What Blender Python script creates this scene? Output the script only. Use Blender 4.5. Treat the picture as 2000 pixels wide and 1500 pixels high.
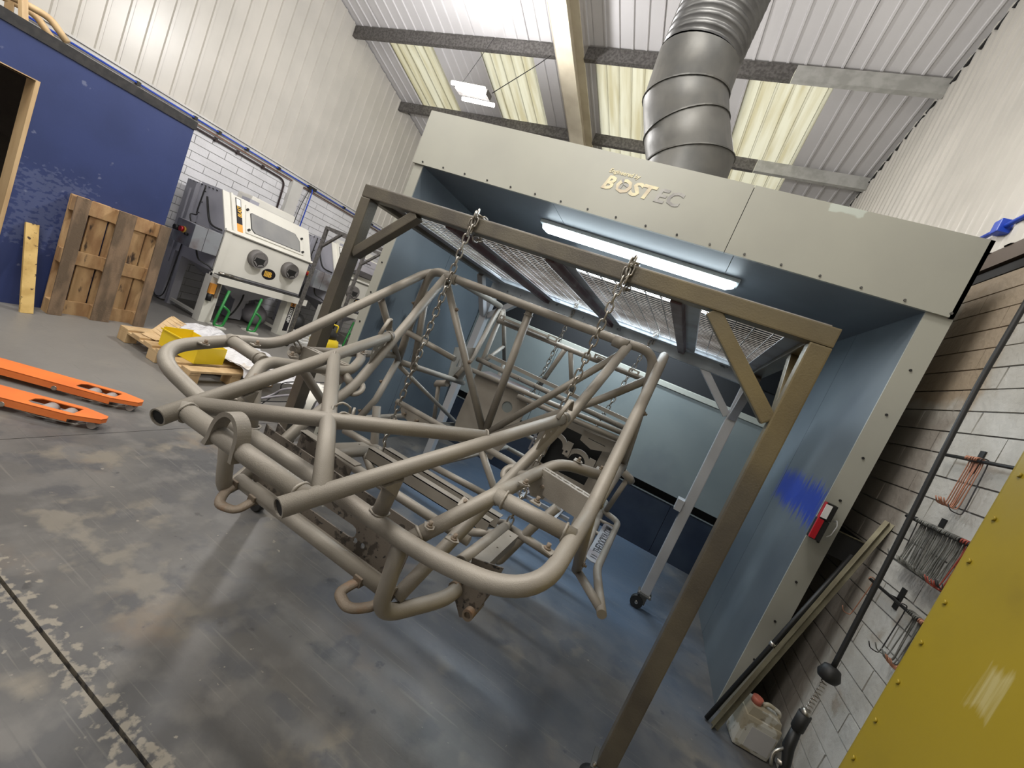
import bpy, bmesh, math, random
from mathutils import Vector as V, Matrix, Euler
random.seed(7)
S = bpy.context.scene
for o in list(bpy.data.objects): bpy.data.objects.remove(o)
COL = S.collection
PI = math.pi
# ------------------------------------------------------------------ camera
cam_d = bpy.data.cameras.new('camera'); cam = bpy.data.objects.new('camera', cam_d); COL.objects.link(cam)
RT = V((0.8542228, 0.34392241, 0.38989842)); DN = V((0.40305096, 0.03564802, -0.91448299)); FW = V((-0.3284103, 0.93832116, -0.10816691))
m = Matrix((RT, -DN, -FW)).transposed().to_4x4(); m.translation = V((0, 0, 1.6)); cam.matrix_world = m
cam_d.sensor_width = 36; cam_d.lens = 798.3/2000*36; cam_d.clip_start = .02; cam_d.clip_end = 60
S.camera = cam
# ------------------------------------------------------------------ world, lamps, exposure
w = bpy.data.worlds.new('world'); S.world = w; w.use_nodes = True
w.node_tree.nodes['Background'].inputs[0].default_value = (.95, .97, 1, 1)
w.node_tree.nodes['Background'].inputs[1].default_value = 4.6
S.view_settings.view_transform = 'Standard'; S.view_settings.look = 'None'; S.view_settings.gamma = 1
S.view_settings.exposure = -0.12; S.view_settings.use_curve_mapping = False
def area(name, loc, rot, size, power, color, sy=None):
    l = bpy.data.lights.new(name, 'AREA'); l.energy = power; l.color = color; l.size = size
    if sy: l.shape = 'RECTANGLE'; l.size_y = sy
    o = bpy.data.objects.new(name, l); COL.objects.link(o); o.location = loc; o.rotation_euler = rot
    return o
for i, (x, y, z, p) in enumerate([(-5.0, -1.4, 4.3, 95), (-2.0, -1.6, 4.3, 95), (-4.6, 1.4, 4.4, 70), (-1.3, .6, 4.4, 62), (.0, 2.0, 4.5, 32), (-.4, 5.0, 4.5, 45)]):  # unseen hall lights; the right-hand ones are added to brighten the roof
    l = bpy.data.lights.new('unseen_hall_light', 'POINT'); l.energy = p; l.color = (1, .965, .91); l.shadow_soft_size = .22
    o = bpy.data.objects.new('unseen_hall_light', l); COL.objects.link(o); o.location = (x, y, z)
for (x, y, z, p) in [(-2.6, -.6, 5.2, 95), (-1.1, 1.5, 5.1, 75), (-4.6, 1.0, 5.1, 60)]:
    area('overhead_fill', (x, y, z), (0, 0, 0), 1.2, p, (1, .965, .91), .35)  # unseen downward fill, added to light the tubes from above
l = bpy.data.lights.new('office_fill', 'POINT'); l.energy = 16; l.color = (1, .93, .84); l.shadow_soft_size = .1  # unseen light added to brighten the view through the doorway
o = bpy.data.objects.new('office_fill', l); COL.objects.link(o); o.location = (-6.5, -.6, 2.0)
l = bpy.data.lights.new('batten_lamp_glow', 'POINT'); l.energy = 330; l.color = (1, .98, .97); l.shadow_soft_size = .12
o = bpy.data.objects.new('batten_lamp_glow', l); COL.objects.link(o); o.location = (-3.96, 4.6, 4.25)
area('booth_lamp_glow', (-.67, 3.33, 2.50), (0, 0, 0), 1.5, 34, (.78, .90, 1), .10)
area('booth_lamp_glow', (-.67, 4.34, 2.50), (0, 0, 0), 1.5, 34, (.78, .90, 1), .10)
# ------------------------------------------------------------------ materials
def mat(name, rgb, rough=.5, metal=0., rgb2=None, scale=6, lo=.4, hi=.62, bump=0., bscale=60, det=5, emit=0, trans=0, alpha=1, extra=None, stretch=None):
    mt = bpy.data.materials.new(name); mt.use_nodes = True; nt = mt.node_tree; N = nt.nodes; L = nt.links
    b = N['Principled BSDF']; b.inputs['Base Color'].default_value = (*rgb, 1); b.inputs['Roughness'].default_value = rough; b.inputs['Metallic'].default_value = metal
    if emit: b.inputs['Emission Color'].default_value = (*rgb, 1); b.inputs['Emission Strength'].default_value = emit
    if trans: b.inputs['Transmission Weight'].default_value = trans
    if alpha < 1: b.inputs['Alpha'].default_value = alpha
    g = N.new('ShaderNodeNewGeometry'); src = g.outputs['Position']
    if stretch:
        mp = N.new('ShaderNodeMapping'); mp.inputs['Scale'].default_value = stretch; L.new(src, mp.inputs[0]); src = mp.outputs[0]
    cur = None
    def layer(base, c2, sc, l0, h0, det_=5):
        n = N.new('ShaderNodeTexNoise'); n.inputs['Scale'].default_value = sc; n.inputs['Detail'].default_value = det_; L.new(src, n.inputs['Vector'])
        r = N.new('ShaderNodeMapRange'); r.inputs[1].default_value = l0; r.inputs[2].default_value = h0; L.new(n.outputs[0], r.inputs[0])
        mx = N.new('ShaderNodeMix'); mx.data_type = 'RGBA'; L.new(r.outputs[0], mx.inputs[0])
        if base is None: mx.inputs[6].default_value = (*rgb, 1)
        else: L.new(base, mx.inputs[6])
        mx.inputs[7].default_value = (*c2, 1); return mx.outputs[2]
    if rgb2: cur = layer(None, rgb2, scale, lo, hi, det)
    for (c2, sc, l0, h0) in (extra or []): cur = layer(cur, c2, sc, l0, h0, 8)
    if cur is not None: L.new(cur, b.inputs['Base Color'])
    if bump:
        n = N.new('ShaderNodeTexNoise'); n.inputs['Scale'].default_value = bscale; n.inputs['Detail'].default_value = 4; L.new(g.outputs['Position'], n.inputs['Vector'])
        bp = N.new('ShaderNodeBump'); bp.inputs['Strength'].default_value = bump; bp.inputs['Distance'].default_value = .01; L.new(n.outputs[0], bp.inputs['Height']); L.new(bp.outputs[0], b.inputs['Normal'])
    mt['cur'] = 0
    return mt
def boxmask(mt, c2, x0, x1, y0, y1, z0, z1, soft=.15, noise=.25, nscale=4, amount=1., stretch=(1, 1, 1)):
    """a stain, or light or shade painted in, with a shape of its own, at a fixed place on the object"""
    nt = mt.node_tree; N = nt.nodes; L = nt.links; b = N['Principled BSDF']
    g = N.new('ShaderNodeNewGeometry'); mp = N.new('ShaderNodeMapping'); mp.inputs['Scale'].default_value = stretch; L.new(g.outputs['Position'], mp.inputs[0])
    n = N.new('ShaderNodeTexNoise'); n.inputs['Scale'].default_value = nscale; n.inputs['Detail'].default_value = 5; L.new(mp.outputs[0], n.inputs['Vector'])
    sp = N.new('ShaderNodeSeparateXYZ'); L.new(g.outputs['Position'], sp.inputs[0])
    cur = None
    for ax, (a, c) in enumerate(((x0, x1), (y0, y1), (z0, z1))):
        ce = (a+c)/2; h = (c-a)/2
        s1 = N.new('ShaderNodeMath'); s1.operation = 'SUBTRACT'; L.new(sp.outputs[ax], s1.inputs[0]); s1.inputs[1].default_value = ce
        s2 = N.new('ShaderNodeMath'); s2.operation = 'ABSOLUTE'; L.new(s1.outputs[0], s2.inputs[0])
        s3 = N.new('ShaderNodeMath'); s3.operation = 'SUBTRACT'; s3.inputs[0].default_value = h; L.new(s2.outputs[0], s3.inputs[1])
        if cur is None: cur = s3.outputs[0]
        else:
            mn = N.new('ShaderNodeMath'); mn.operation = 'MINIMUM'; L.new(cur, mn.inputs[0]); L.new(s3.outputs[0], mn.inputs[1]); cur = mn.outputs[0]
    a1 = N.new('ShaderNodeMath'); a1.operation = 'MULTIPLY_ADD'; L.new(n.outputs[0], a1.inputs[0]); a1.inputs[1].default_value = noise*2; a1.inputs[2].default_value = -noise
    a2 = N.new('ShaderNodeMath'); L.new(cur, a2.inputs[0]); L.new(a1.outputs[0], a2.inputs[1])
    r = N.new('ShaderNodeMapRange'); r.inputs[1].default_value = 0; r.inputs[2].default_value = soft; r.inputs[4].default_value = amount; L.new(a2.outputs[0], r.inputs[0])
    mx = N.new('ShaderNodeMix'); mx.data_type = 'RGBA'; L.new(r.outputs[0], mx.inputs[0])
    if b.inputs['Base Color'].links: L.new(b.inputs['Base Color'].links[0].from_socket, mx.inputs[6])
    else: mx.inputs[6].default_value = b.inputs['Base Color'].default_value
    mx.inputs[7].default_value = (*c2, 1); L.new(mx.outputs[2], b.inputs['Base Color'])
    return mt
M = {}
M['steel'] = mat('blasted_steel', (.295, .268, .228), .5, .15, (.225, .203, .172), 5, .35, .7, .12, 350, extra=[((.17, .145, .118), 2.3, .58, .80)])
M['steeldark'] = mat('mill_scale_steel', (.17, .145, .12), .55, .2, (.065, .055, .046), 26, .54, .60, .1, 200, extra=[((.03, .03, .03), 60, .62, .66)])
M['rust'] = mat('rusty_steel', (.20, .16, .12), .6, .2, (.23, .13, .07), 18, .52, .78, .2, 200)
M['frame'] = mat('overspray_steel', (.135, .118, .088), .42, .35, (.095, .083, .068), 5, .4, .65, .1, 150)
boxmask(M['frame'], (.30, .225, .08), -.35, .75, 1.2, 2.3, 1.3, 2.3, .8, .25, 3, .85)
boxmask(M['frame'], (.50, .51, .53), -3, 1, 3.15, 5, -1, 3, .3, .12, 4, .85)  # pale overspray at the rear, brightened further as booth lamp light
M['framered'] = mat('red_oxide_bar', (.09, .045, .048), .5, .1, (.15, .12, .12), 7, .5, .7)
M['litdust'] = mat('lit_pale_blue_dusted_steel', (.46, .50, .53), .5, .1, (.36, .39, .42), 6, .42, .6, extra=[((.14, .15, .17), 14, .64, .70)])  # dusted steel with the booth lamps' light painted in as pale blue
M['wire'] = mat('mesh_wire', (.24, .22, .20), .5, .3, (.42, .41, .40), 6, .4, .6)
M['ledge'] = mat('mesh_ledge_grey', (.33, .35, .38), .45, .3, (.20, .16, .16), 4, .45, .7)
M['chain'] = mat('zinc_chain', (.52, .50, .46), .32, .9, (.28, .25, .21), 30, .4, .6)
M['zinc'] = mat('galvanised', (.125, .122, .112), .48, .4, (.088, .088, .084), 5, .4, .65, .05, 40, extra=[((.19, .187, .18), 2.2, .60, .70)])
M['flex'] = mat('ribbed_duct_foil', (.15, .15, .148), .42, .6, (.10, .10, .10), 5)
M['purlin'] = mat('galvanised_purlin', (.17, .16, .155), .6, .4, (.10, .095, .09), 30, .4, .6, .1, 80)
M['purlinw'] = mat('white_painted_purlin', (.46, .46, .44), .6, 0, (.36, .36, .34), 9)
M['rafter'] = mat('cream_painted_steel', (.66, .60, .47), .5, 0, (.58, .52, .40), 4)
M['clad'] = mat('white_cladding', (.57, .545, .50), .33, .0, (.51, .49, .45), 1.5, .4, .65)
M['roof'] = mat('white_roof_sheet', (.62, .61, .62), .5, 0, (.57, .56, .57), .8, .4, .65)
M['trim'] = mat('white_trim', (.62, .61, .58), .45, 0, (.55, .54, .51), 2)
M['brick'] = mat('white_painted_brick', (.72, .72, .745), .6, 0, (.66, .66, .68), 3, .4, .6, .3, 45)
M['mortar'] = mat('mortar', (.30, .295, .29), .8, 0, (.24, .235, .23), 9, .4, .6, .3, 60)
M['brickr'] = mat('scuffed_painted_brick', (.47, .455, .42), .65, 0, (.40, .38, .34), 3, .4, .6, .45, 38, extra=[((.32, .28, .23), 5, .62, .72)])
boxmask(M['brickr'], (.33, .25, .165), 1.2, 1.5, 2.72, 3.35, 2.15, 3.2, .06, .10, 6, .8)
boxmask(M['brickr'], (.22, .19, .16), 1.2, 1.5, 2.75, 4.2, -1, 2.15, .08, .10, 4, .75)  # shade beside the booth, painted onto the bricks
boxmask(M['brickr'], (.20, .19, .18), 1.2, 1.5, 2.1, 2.6, 1.2, 1.35, .04, .10, 14, .6, (1, 1, .25))
M['concrete'] = mat('concrete_base', (.045, .035, .028), .9, 0, (.07, .055, .04), 40)
M['booth'] = mat('booth_grey_paint', (.345, .342, .292), .42, 0, (.305, .302, .262), 1.2, .4, .65)
boxmask(M['booth'], (.46, .50, .45), .38, .58, 2.7, 2.9, 2.98, 3.1, .01, .05, 9, .9)
M['boothin'] = mat('booth_inner_panel', (.112, .133, .148), .45, 0, (.092, .110, .126), 1.4, .4, .62, extra=[((.055, .066, .082), .9, .50, .75)])  # booth grey with the cool lamps' blue mixed into the colour
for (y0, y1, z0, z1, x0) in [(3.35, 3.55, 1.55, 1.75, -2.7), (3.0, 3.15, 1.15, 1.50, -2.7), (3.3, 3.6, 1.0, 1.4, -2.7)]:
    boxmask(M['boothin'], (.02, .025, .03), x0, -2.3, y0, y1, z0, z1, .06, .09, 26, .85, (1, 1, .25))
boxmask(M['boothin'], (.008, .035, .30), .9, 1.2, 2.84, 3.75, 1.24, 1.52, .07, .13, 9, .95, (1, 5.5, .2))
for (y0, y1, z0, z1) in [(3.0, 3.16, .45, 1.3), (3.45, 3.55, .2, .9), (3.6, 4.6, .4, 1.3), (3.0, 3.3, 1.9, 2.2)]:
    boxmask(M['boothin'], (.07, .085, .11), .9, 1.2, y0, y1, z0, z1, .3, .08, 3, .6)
M['boothceil'] = mat('booth_ceiling_panel', (.13, .145, .16), .45, 0, (.11, .12, .135), 2)
M['boothback'] = mat('booth_back_panel', (.175, .195, .188), .45, 0, (.145, .165, .163), 1.2, .4, .62, extra=[((.11, .125, .135), 1.0, .56, .75)])
M['boothblue'] = mat('booth_water_tank_dark', (.018, .026, .045), .4, .2, (.03, .04, .06), 3)
M['black'] = mat('black_void', (.008, .008, .009), .7)
M['diff'] = mat('lamp_diffuser', (.80, .93, 1), .3, emit=15)
M['diffend'] = mat('lamp_end_cap', (.55, .62, .62), .3, 0)
M['led'] = mat('led_tube', (1, .95, .86), .3, emit=14)
M['blue'] = mat('blue_painted_board', (.030, .047, .150), .5, 0, (.025, .040, .128), 2, .4, .6, .05, 30, extra=[((.12, .14, .24), 9, .70, .74)])
boxmask(M['blue'], (.35, .40, .55), -5.8, -5.6, 1.85, 2.3, .6, 1.3, .04, .35, 23, .12, (1, 1, 1.6))
M['bitumen'] = mat('black_edge_strip', (.016, .016, .017), .7, 0, (.03, .028, .028), 20)
M['dark'] = mat('office_inside_board', (.17, .145, .12), .8, 0, (.12, .10, .085), 3)
M['ply'] = mat('pine_timber', (.56, .40, .22), .6, 0, (.46, .31, .16), 9, .4, .6, stretch=(1, 1, .15))
M['ply2'] = mat('new_pine', (.60, .43, .24), .6, 0, (.50, .34, .17), 12, .4, .65)
M['wood1'] = mat('pallet_board', (.46, .30, .15), .7, 0, (.31, .18, .085), 9, .42, .62, .2, 60, extra=[((.07, .045, .03), 14, .63, .70)], stretch=(1, 1, .35))
M['wood2'] = mat('weathered_pallet_board', (.22, .15, .095), .8, 0, (.12, .085, .055), 11, .4, .6, .3, 70, stretch=(1, 1, .3))
M['wood3'] = mat('burnt_yellow_plank', (.66, .46, .17), .6, 0, (.52, .34, .11), 9, .4, .6, extra=[((.07, .04, .02), 24, .64, .68)])
M['orange'] = mat('orange_paint', (.78, .20, .045), .38, 0, (.70, .17, .04), 5)
M['greyroll'] = mat('grey_roller', (.32, .28, .26), .6)
M['cream'] = mat('cream_machine_paint', (.74, .725, .66), .4, 0, (.69, .675, .615), 2)
M['greypaint'] = mat('grey_machine_paint', (.42, .42, .47), .4, 0, (.37, .37, .42), 2)
M['glass'] = mat('viewing_window', (.30, .30, .30), .12, .1, (.26, .26, .27), 3)
M['rubber'] = mat('black_rubber', (.014, .014, .014), .55)
M['rubbergrey'] = mat('grey_glove_port', (.17, .16, .155), .6)
M['green'] = mat('green_paint', (.02, .22, .045), .4)
M['yellow'] = mat('yellow_plastic', (.76, .56, .02), .4)
M['yellowp'] = mat('yellow_machine_panel', (.32, .235, .018), .42, 0, (.22, .165, .016), 1.3, .38, .65, extra=[((.20, .14, .02), 2.6, .60, .8), ((.48, .40, .16), 9, .73, .75)])
boxmask(M['yellowp'], (.60, .55, .32), .9, 1.1, 1.36, 1.44, 1.18, 1.32, .03, .05, 40, .45, (1, 2, .10))
M['film'] = mat('clear_film', (.88, .88, .92), .16, 0, alpha=.72, bump=1.0, bscale=14)
M['paper'] = mat('crumpled_paper', (.75, .72, .68), .6, 0, (.5, .45, .40), 12)
M['card'] = mat('grey_carton', (.33, .32, .35), .7, 0, (.28, .27, .30), 5)
M['white'] = mat('white_plastic', (.75, .75, .74), .35)
M['bluehose'] = mat('blue_airline', (.02, .07, .50), .35)
M['copper'] = mat('copper_brown_pipe', (.24, .11, .07), .4, .3)
M['conduit'] = mat('dark_conduit', (.035, .022, .022), .5)
M['red'] = mat('red_plastic', (.45, .01, .02), .35)
M['can'] = mat('dirty_white_plastic_can', (.50, .485, .43), .42, 0, (.33, .29, .21), 8, .49, .53, extra=[((.20, .17, .12), 14, .62, .67)])
M['canlabel'] = mat('grey_label_patch', (.42, .41, .40), .5)
M['redcap'] = mat('faded_red_cap', (.42, .12, .08), .5)
M['aisi'] = mat('scratched_bar_steel', (.22, .205, .14), .35, .6, (.15, .135, .09), 7, .4, .6)
M['darkmetal'] = mat('black_metal', (.02, .02, .02), .45, .3)
M['label'] = mat('black_label', (.012, .01, .015), .4)
M['lorange'] = mat('orange_label', (.85, .36, .06), .4)
M['lgold'] = mat('gold_label', (.80, .48, .08), .4)
M['lwhite'] = mat('white_label', (.8, .8, .78), .4)
M['hookred'] = mat('red_coated_wire', (.30, .06, .04), .45, .2)
M['hookcop'] = mat('copper_coated_wire', (.40, .19, .12), .4, .5)
M['hookgrey'] = mat('grey_coated_wire', (.23, .23, .21), .5, .3, (.10, .10, .09), 20)
M['hookblk'] = mat('black_coated_wire', (.035, .032, .034), .5, .2)
M['decal'] = mat('sky_print_lettering', (.66, .60, .38), .4, 0, (.50, .42, .30), 14)
M['decaldk'] = mat('grey_print_lettering', (.24, .23, .22), .4, 0, (.34, .33, .31), 16)
# skylight: translucent sheet lit by the real sky outside
def skymat():
    mt = bpy.data.materials.new('skylight_sheet'); mt.use_nodes = True; N = mt.node_tree.nodes; L = mt.node_tree.links; N.clear()
    o = N.new('ShaderNodeOutputMaterial'); t = N.new('ShaderNodeBsdfTranslucent'); g = N.new('ShaderNodeBsdfDiffuse'); g.inputs[0].default_value = (.5, .48, .36, 1)
    mx = N.new('ShaderNodeMixShader'); mx.inputs[0].default_value = .12; L.new(t.outputs[0], mx.inputs[1]); L.new(g.outputs[0], mx.inputs[2]); L.new(mx.outputs[0], o.inputs[0])
    ge = N.new('ShaderNodeNewGeometry'); mp = N.new('ShaderNodeMapping'); mp.inputs['Scale'].default_value = (6, .5, .5); L.new(ge.outputs['Position'], mp.inputs[0])
    n = N.new('ShaderNodeTexNoise'); n.inputs['Scale'].default_value = 1.6; n.inputs['Detail'].default_value = 6; L.new(mp.outputs[0], n.inputs['Vector'])
    r = N.new('ShaderNodeValToRGB'); e = r.color_ramp.elements; e[0].position = .36; e[0].color = (.23, .205, .125, 1); e[1].position = .60; e[1].color = (.305, .29, .215, 1); L.new(n.outputs[0], r.inputs[0]); L.new(r.outputs[0], t.inputs[0])
    return mt
M['sky'] = skymat()
# floor: worn grey paint on concrete
def floormat():
    mt = mat('worn_floor_paint', (.088, .083, .078), .44, 0, (.130, .121, .110), 1.7, .42, .60, .12, 26, 10,
             extra=[((.062, .061, .063), .9, .48, .64), ((.17, .15, .12), 3.1, .56, .66), ((.15, .115, .085), 1.6, .60, .72), ((.075, .073, .074), 5.5, .52, .62), ((.055, .052, .05), 11, .66, .70), ((.22, .20, .165), 26, .70, .72), ((.125, .118, .11), 7, .50, .68)])
    b = mt.node_tree.nodes['Principled BSDF']
    boxmask(mt, (.225, .215, .20), -9, -2.9, .7, 12, -1, 1, .9, .6, .9, .8)          # paler floor towards the pallets
    boxmask(mt, (.075, .115, .175), -2.2, 1.2, 2.35, 6, -1, 1, .8, .5, 1.6, .8)       # cool booth light painted blue, plus overspray dust, in and before the booth
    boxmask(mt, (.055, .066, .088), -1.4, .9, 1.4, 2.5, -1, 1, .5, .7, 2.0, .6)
    boxmask(mt, (.27, .24, .19), -3, 3, .78, .845, -1, 1, .03, .20, 23, .8)              # chipped paint along the joint
    boxmask(mt, (.21, .185, .145), -2.3, -1.45, 1.02, 1.2, -1, 1, .10, .35, 9, .6)
    n2 = mt.node_tree.nodes; L = mt.node_tree.links
    for ang, c in ((.5, (.22, .20, .17)), (-.35, (.21, .195, .17)), (1.2, (.05, .05, .05)), (2.3, (.21, .20, .18))):
        g = n2.new('ShaderNodeNewGeometry'); mp = n2.new('ShaderNodeMapping'); mp.inputs['Rotation'].default_value = (0, 0, ang); mp.inputs['Scale'].default_value = (1.7, 46, 1); L.new(g.outputs['Position'], mp.inputs[0])
        n = n2.new('ShaderNodeTexNoise'); n.inputs['Scale'].default_value = 1.3; n.inputs['Detail'].default_value = 2; L.new(mp.outputs[0], n.inputs['Vector'])
        r = n2.new('ShaderNodeMapRange'); r.inputs[1].default_value = .66; r.inputs[2].default_value = .74; r.inputs[4].default_value = .28; L.new(n.outputs[0], r.inputs[0])
        mx = n2.new('ShaderNodeMix'); mx.data_type = 'RGBA'; L.new(r.outputs[0], mx.inputs[0]); L.new(b.inputs['Base Color'].links[0].from_socket, mx.inputs[6]); mx.inputs[7].default_value = (*c, 1); L.new(mx.outputs[2], b.inputs['Base Color'])
    return mt
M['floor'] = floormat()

# ------------------------------------------------------------------ mesh helpers
class B:
    def __init__(s): s.bm = bmesh.new()
    def quad(s, pts):
        vs = [s.bm.verts.new(p) for p in pts]; s.bm.faces.new(vs); return s
    def box(s, lo, hi, mt=None, bev=0):
        x0, y0, z0 = lo; x1, y1, z1 = hi
        P = [V(p) for p in ((x0, y0, z0), (x1, y0, z0), (x1, y1, z0), (x0, y1, z0), (x0, y0, z1), (x1, y0, z1), (x1, y1, z1), (x0, y1, z1))]
        if mt: P = [mt @ p for p in P]
        vs = [s.bm.verts.new(p) for p in P]
        fs = [s.bm.faces.new([vs[i] for i in f]) for f in ((3, 2, 1, 0), (4, 5, 6, 7), (0, 1, 5, 4), (1, 2, 6, 5), (2, 3, 7, 6), (3, 0, 4, 7))]
        if bev:
            es = list({e for f in fs for e in f.edges}); bmesh.ops.bevel(s.bm, geom=es, offset=bev, segments=2, affect='EDGES', profile=.7)
        return s
    def bar(s, a, b, w, h, up=(0, 0, 1), bev=0):
        a = V(a); b = V(b); d = b-a; L = d.length; x = d.normalized(); u = V(up)
        if abs(x.dot(u)) > .98: u = V((0, 1, 0))
        y = u.cross(x).normalized(); z = x.cross(y)
        mt = Matrix((x, y, z)).transposed().to_4x4(); mt.translation = a
        return s.box((0, -w/2, -h/2), (L, w/2, h/2), mt, bev)
    def tube(s, pts, r, seg=14, cap=True, hollow=0, closed=False, flat=1):
        pts = [V(p) for p in pts]; n = len(pts); rings = []
        t0 = (pts[1]-pts[0]).normalized(); u = V((0, 0, 1)) if abs(t0.z) < .9 else V((1, 0, 0)); u = (u-t0*u.dot(t0)).normalized()
        for i, p in enumerate(pts):
            if closed: t = (pts[(i+1) % n]-pts[i-1]).normalized()
            elif i == 0: t = t0
            elif i == n-1: t = (pts[-1]-pts[-2]).normalized()
            else: t = ((pts[i+1]-p).normalized()+(p-pts[i-1]).normalized()).normalized()
            u = (u-t*u.dot(t)).normalized(); v = t.cross(u); rr = r[i] if isinstance(r, (list, tuple)) else r
            k = 1.
            if not closed and 0 < i < n-1:
                c = abs(t.dot((pts[i+1]-p).normalized())); k = 1/max(c, .7)
            rings.append([s.bm.verts.new(p+(u*math.cos(2*PI*j/seg)+v*math.sin(2*PI*j/seg)*flat)*rr) for j in range(seg)])
        rng = range(n) if closed else range(n-1)
        for i in rng:
            A = rings[i]; Bq = rings[(i+1) % n]
            for j in range(seg):
                f = s.bm.faces.new((A[j], A[(j+1) % seg], Bq[(j+1) % seg], Bq[j])); f.smooth = True
        if cap and not closed:
            for k, R in ((0, rings[0]), (1, rings[-1])):
                if hollow:
                    p = pts[0] if k == 0 else pts[-1]; t = (pts[1]-pts[0]).normalized() if k == 0 else (pts[-2]-pts[-1]).normalized()
                    inn = [s.bm.verts.new(p+(q.co-p)*hollow) for q in R]; inn2 = [s.bm.verts.new(q.co+t*.012) for q in inn]
                    for j in range(seg):
                        s.bm.faces.new((R[j], R[(j+1) % seg], inn[(j+1) % seg], inn[j])); s.bm.faces.new((inn[j], inn[(j+1) % seg], inn2[(j+1) % seg], inn2[j]))
                    s.bm.faces.new(inn2)
                else: s.bm.faces.new(R)
        return s
    def cyl(s, a, b, r, seg=14, r2=None): return s.tube([a, b], [r, r if r2 is None else r2], seg)
    def prism(s, poly, d, hole=None):
        """planar polygon (3D points) extruded by vector d"""
        d = V(d); A = [s.bm.verts.new(V(p)) for p in poly]; Bq = [s.bm.verts.new(V(p)+d) for p in poly]; n = len(A)
        s.bm.faces.new(A); s.bm.faces.new(Bq[::-1])
        for i in range(n): s.bm.faces.new((A[i], Bq[i], Bq[(i+1) % n], A[(i+1) % n]))
        return s
    def holed(s, outer, holes, d):
        """plate with real holes: outer ring and holes in a plane, extruded by d"""
        d = V(d); bm2 = bmesh.new(); es = []
        for ring in [outer]+holes:
            vs = [bm2.verts.new(V(p)) for p in ring]
            for i in range(len(vs)): es.append(bm2.edges.new((vs[i], vs[(i+1) % len(vs)])))
        bmesh.ops.triangle_fill(bm2, edges=es, use_beauty=True, use_dissolve=False)
        g = bmesh.ops.extrude_face_region(bm2, geom=bm2.faces[:]+bm2.edges[:]+bm2.verts[:])
        nv = [x for x in g['geom'] if isinstance(x, bmesh.types.BMVert)]; bmesh.ops.translate(bm2, verts=nv, vec=d)
        me = bpy.data.meshes.new('t'); bm2.to_mesh(me); s.bm.from_mesh(me); bpy.data.meshes.remove(me); bm2.free(); return s
    def sph(s, c, r, sc=(1, 1, 1), seg=14):
        mt = Matrix.Translation(c) @ Matrix.Diagonal((*sc, 1)); g = bmesh.ops.create_uvsphere(s.bm, u_segments=seg, v_segments=seg//2, radius=r, matrix=mt)
        for v in g['verts']:
            for f in v.link_faces: f.smooth = True
        return s
    def obj(s, name, mt, parent=None, org=None):
        bmesh.ops.recalc_face_normals(s.bm, faces=s.bm.faces)
        if parent is not None and org is None: org = parent.get('_o', (0, 0, 0))
        if org is not None: bmesh.ops.translate(s.bm, verts=s.bm.verts, vec=-V(org))
        me = bpy.data.meshes.new(name); s.bm.to_mesh(me); s.bm.free(); me.materials.append(M[mt] if isinstance(mt, str) else mt)
        o = bpy.data.objects.new(name, me); COL.objects.link(o)
        if parent is not None: o.parent = parent; o['_o'] = list(org)
        elif org is not None: o.location = org; o['_o'] = list(org)
        return o
def thing(name, label, cat, org=(0, 0, 0), group=None):
    o = bpy.data.objects.new(name, None); COL.objects.link(o); o.location = org; o['_o'] = list(org); o.empty_display_size = .1
    o['label'] = label; o['category'] = cat
    if group: o['group'] = group
    return o
def tag(o, label, cat, group=None):
    o['label'] = label; o['category'] = cat
    if group: o['group'] = group
    return o
def struct(o): o['kind'] = 'structure'; return o
def bend(pts, r=.06, n=6):
    """polyline -> polyline with rounded corners; r may be a list"""
    P = [V(p) for p in pts]; out = [P[0]]
    for i in range(1, len(P)-1):
        rr = r[i] if isinstance(r, (list, tuple)) else r
        a = (P[i-1]-P[i]); c = (P[i+1]-P[i]); la = min(rr, a.length*.49); lc = min(rr, c.length*.49); A = P[i]+a.normalized()*la; C_ = P[i]+c.normalized()*lc
        for k in range(n+1):
            t = k/n; out.append(A*(1-t)**2+P[i]*2*t*(1-t)+C_*t*t)
    out.append(P[-1]); return out
def cat(pts, n=6):
    P = [V(p) for p in pts]; out = []
    for i in range(len(P)-1):
        p0 = P[max(i-1, 0)]; p1 = P[i]; p2 = P[i+1]; p3 = P[min(i+2, len(P)-1)]
        for k in range(n):
            t = k/n; out.append(.5*((2*p1)+(p2-p0)*t+(2*p0-5*p1+4*p2-p3)*t*t+(3*p1-p0-3*p2+p3)*t**3))
    out.append(P[-1]); return out
def text(name, s, size, mt, parent, loc, xdir, ydir, depth=.002, shear=0, bold=.0, space=1., align='LEFT', sx=1):
    c = bpy.data.curves.new(name, 'FONT'); c.body = s; c.size = size; c.extrude = depth; c.shear = shear; c.offset = bold; c.space_character = space; c.align_x = align; c.resolution_u = 2
    t = bpy.data.objects.new(name, c); COL.objects.link(t)
    dg = bpy.context.evaluated_depsgraph_get(); me = bpy.data.meshes.new_from_object(t.evaluated_get(dg)); bpy.data.objects.remove(t); bpy.data.curves.remove(c)
    x = V(xdir).normalized(); y = V(ydir); y = (y-x*y.dot(x)).normalized(); z = x.cross(y)
    mx = Matrix((x*sx, y, z)).transposed().to_4x4(); mx.translation = V(loc)-V(parent.get('_o', (0, 0, 0))); me.transform(mx)
    me.materials.clear(); me.materials.append(M[mt]); o = bpy.data.objects.new(name, me); COL.objects.link(o); o.parent = parent; o['_o'] = list(parent.get('_o', (0, 0, 0)))
    return o
def copy_tree(o, parent=None, off=None):
    c = o.copy(); COL.objects.link(c)
    if parent: c.parent = parent
    if off is not None: c.location = V(c.location)+V(off)
    for ch in list(o.children): copy_tree(ch, c)
    return c
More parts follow.
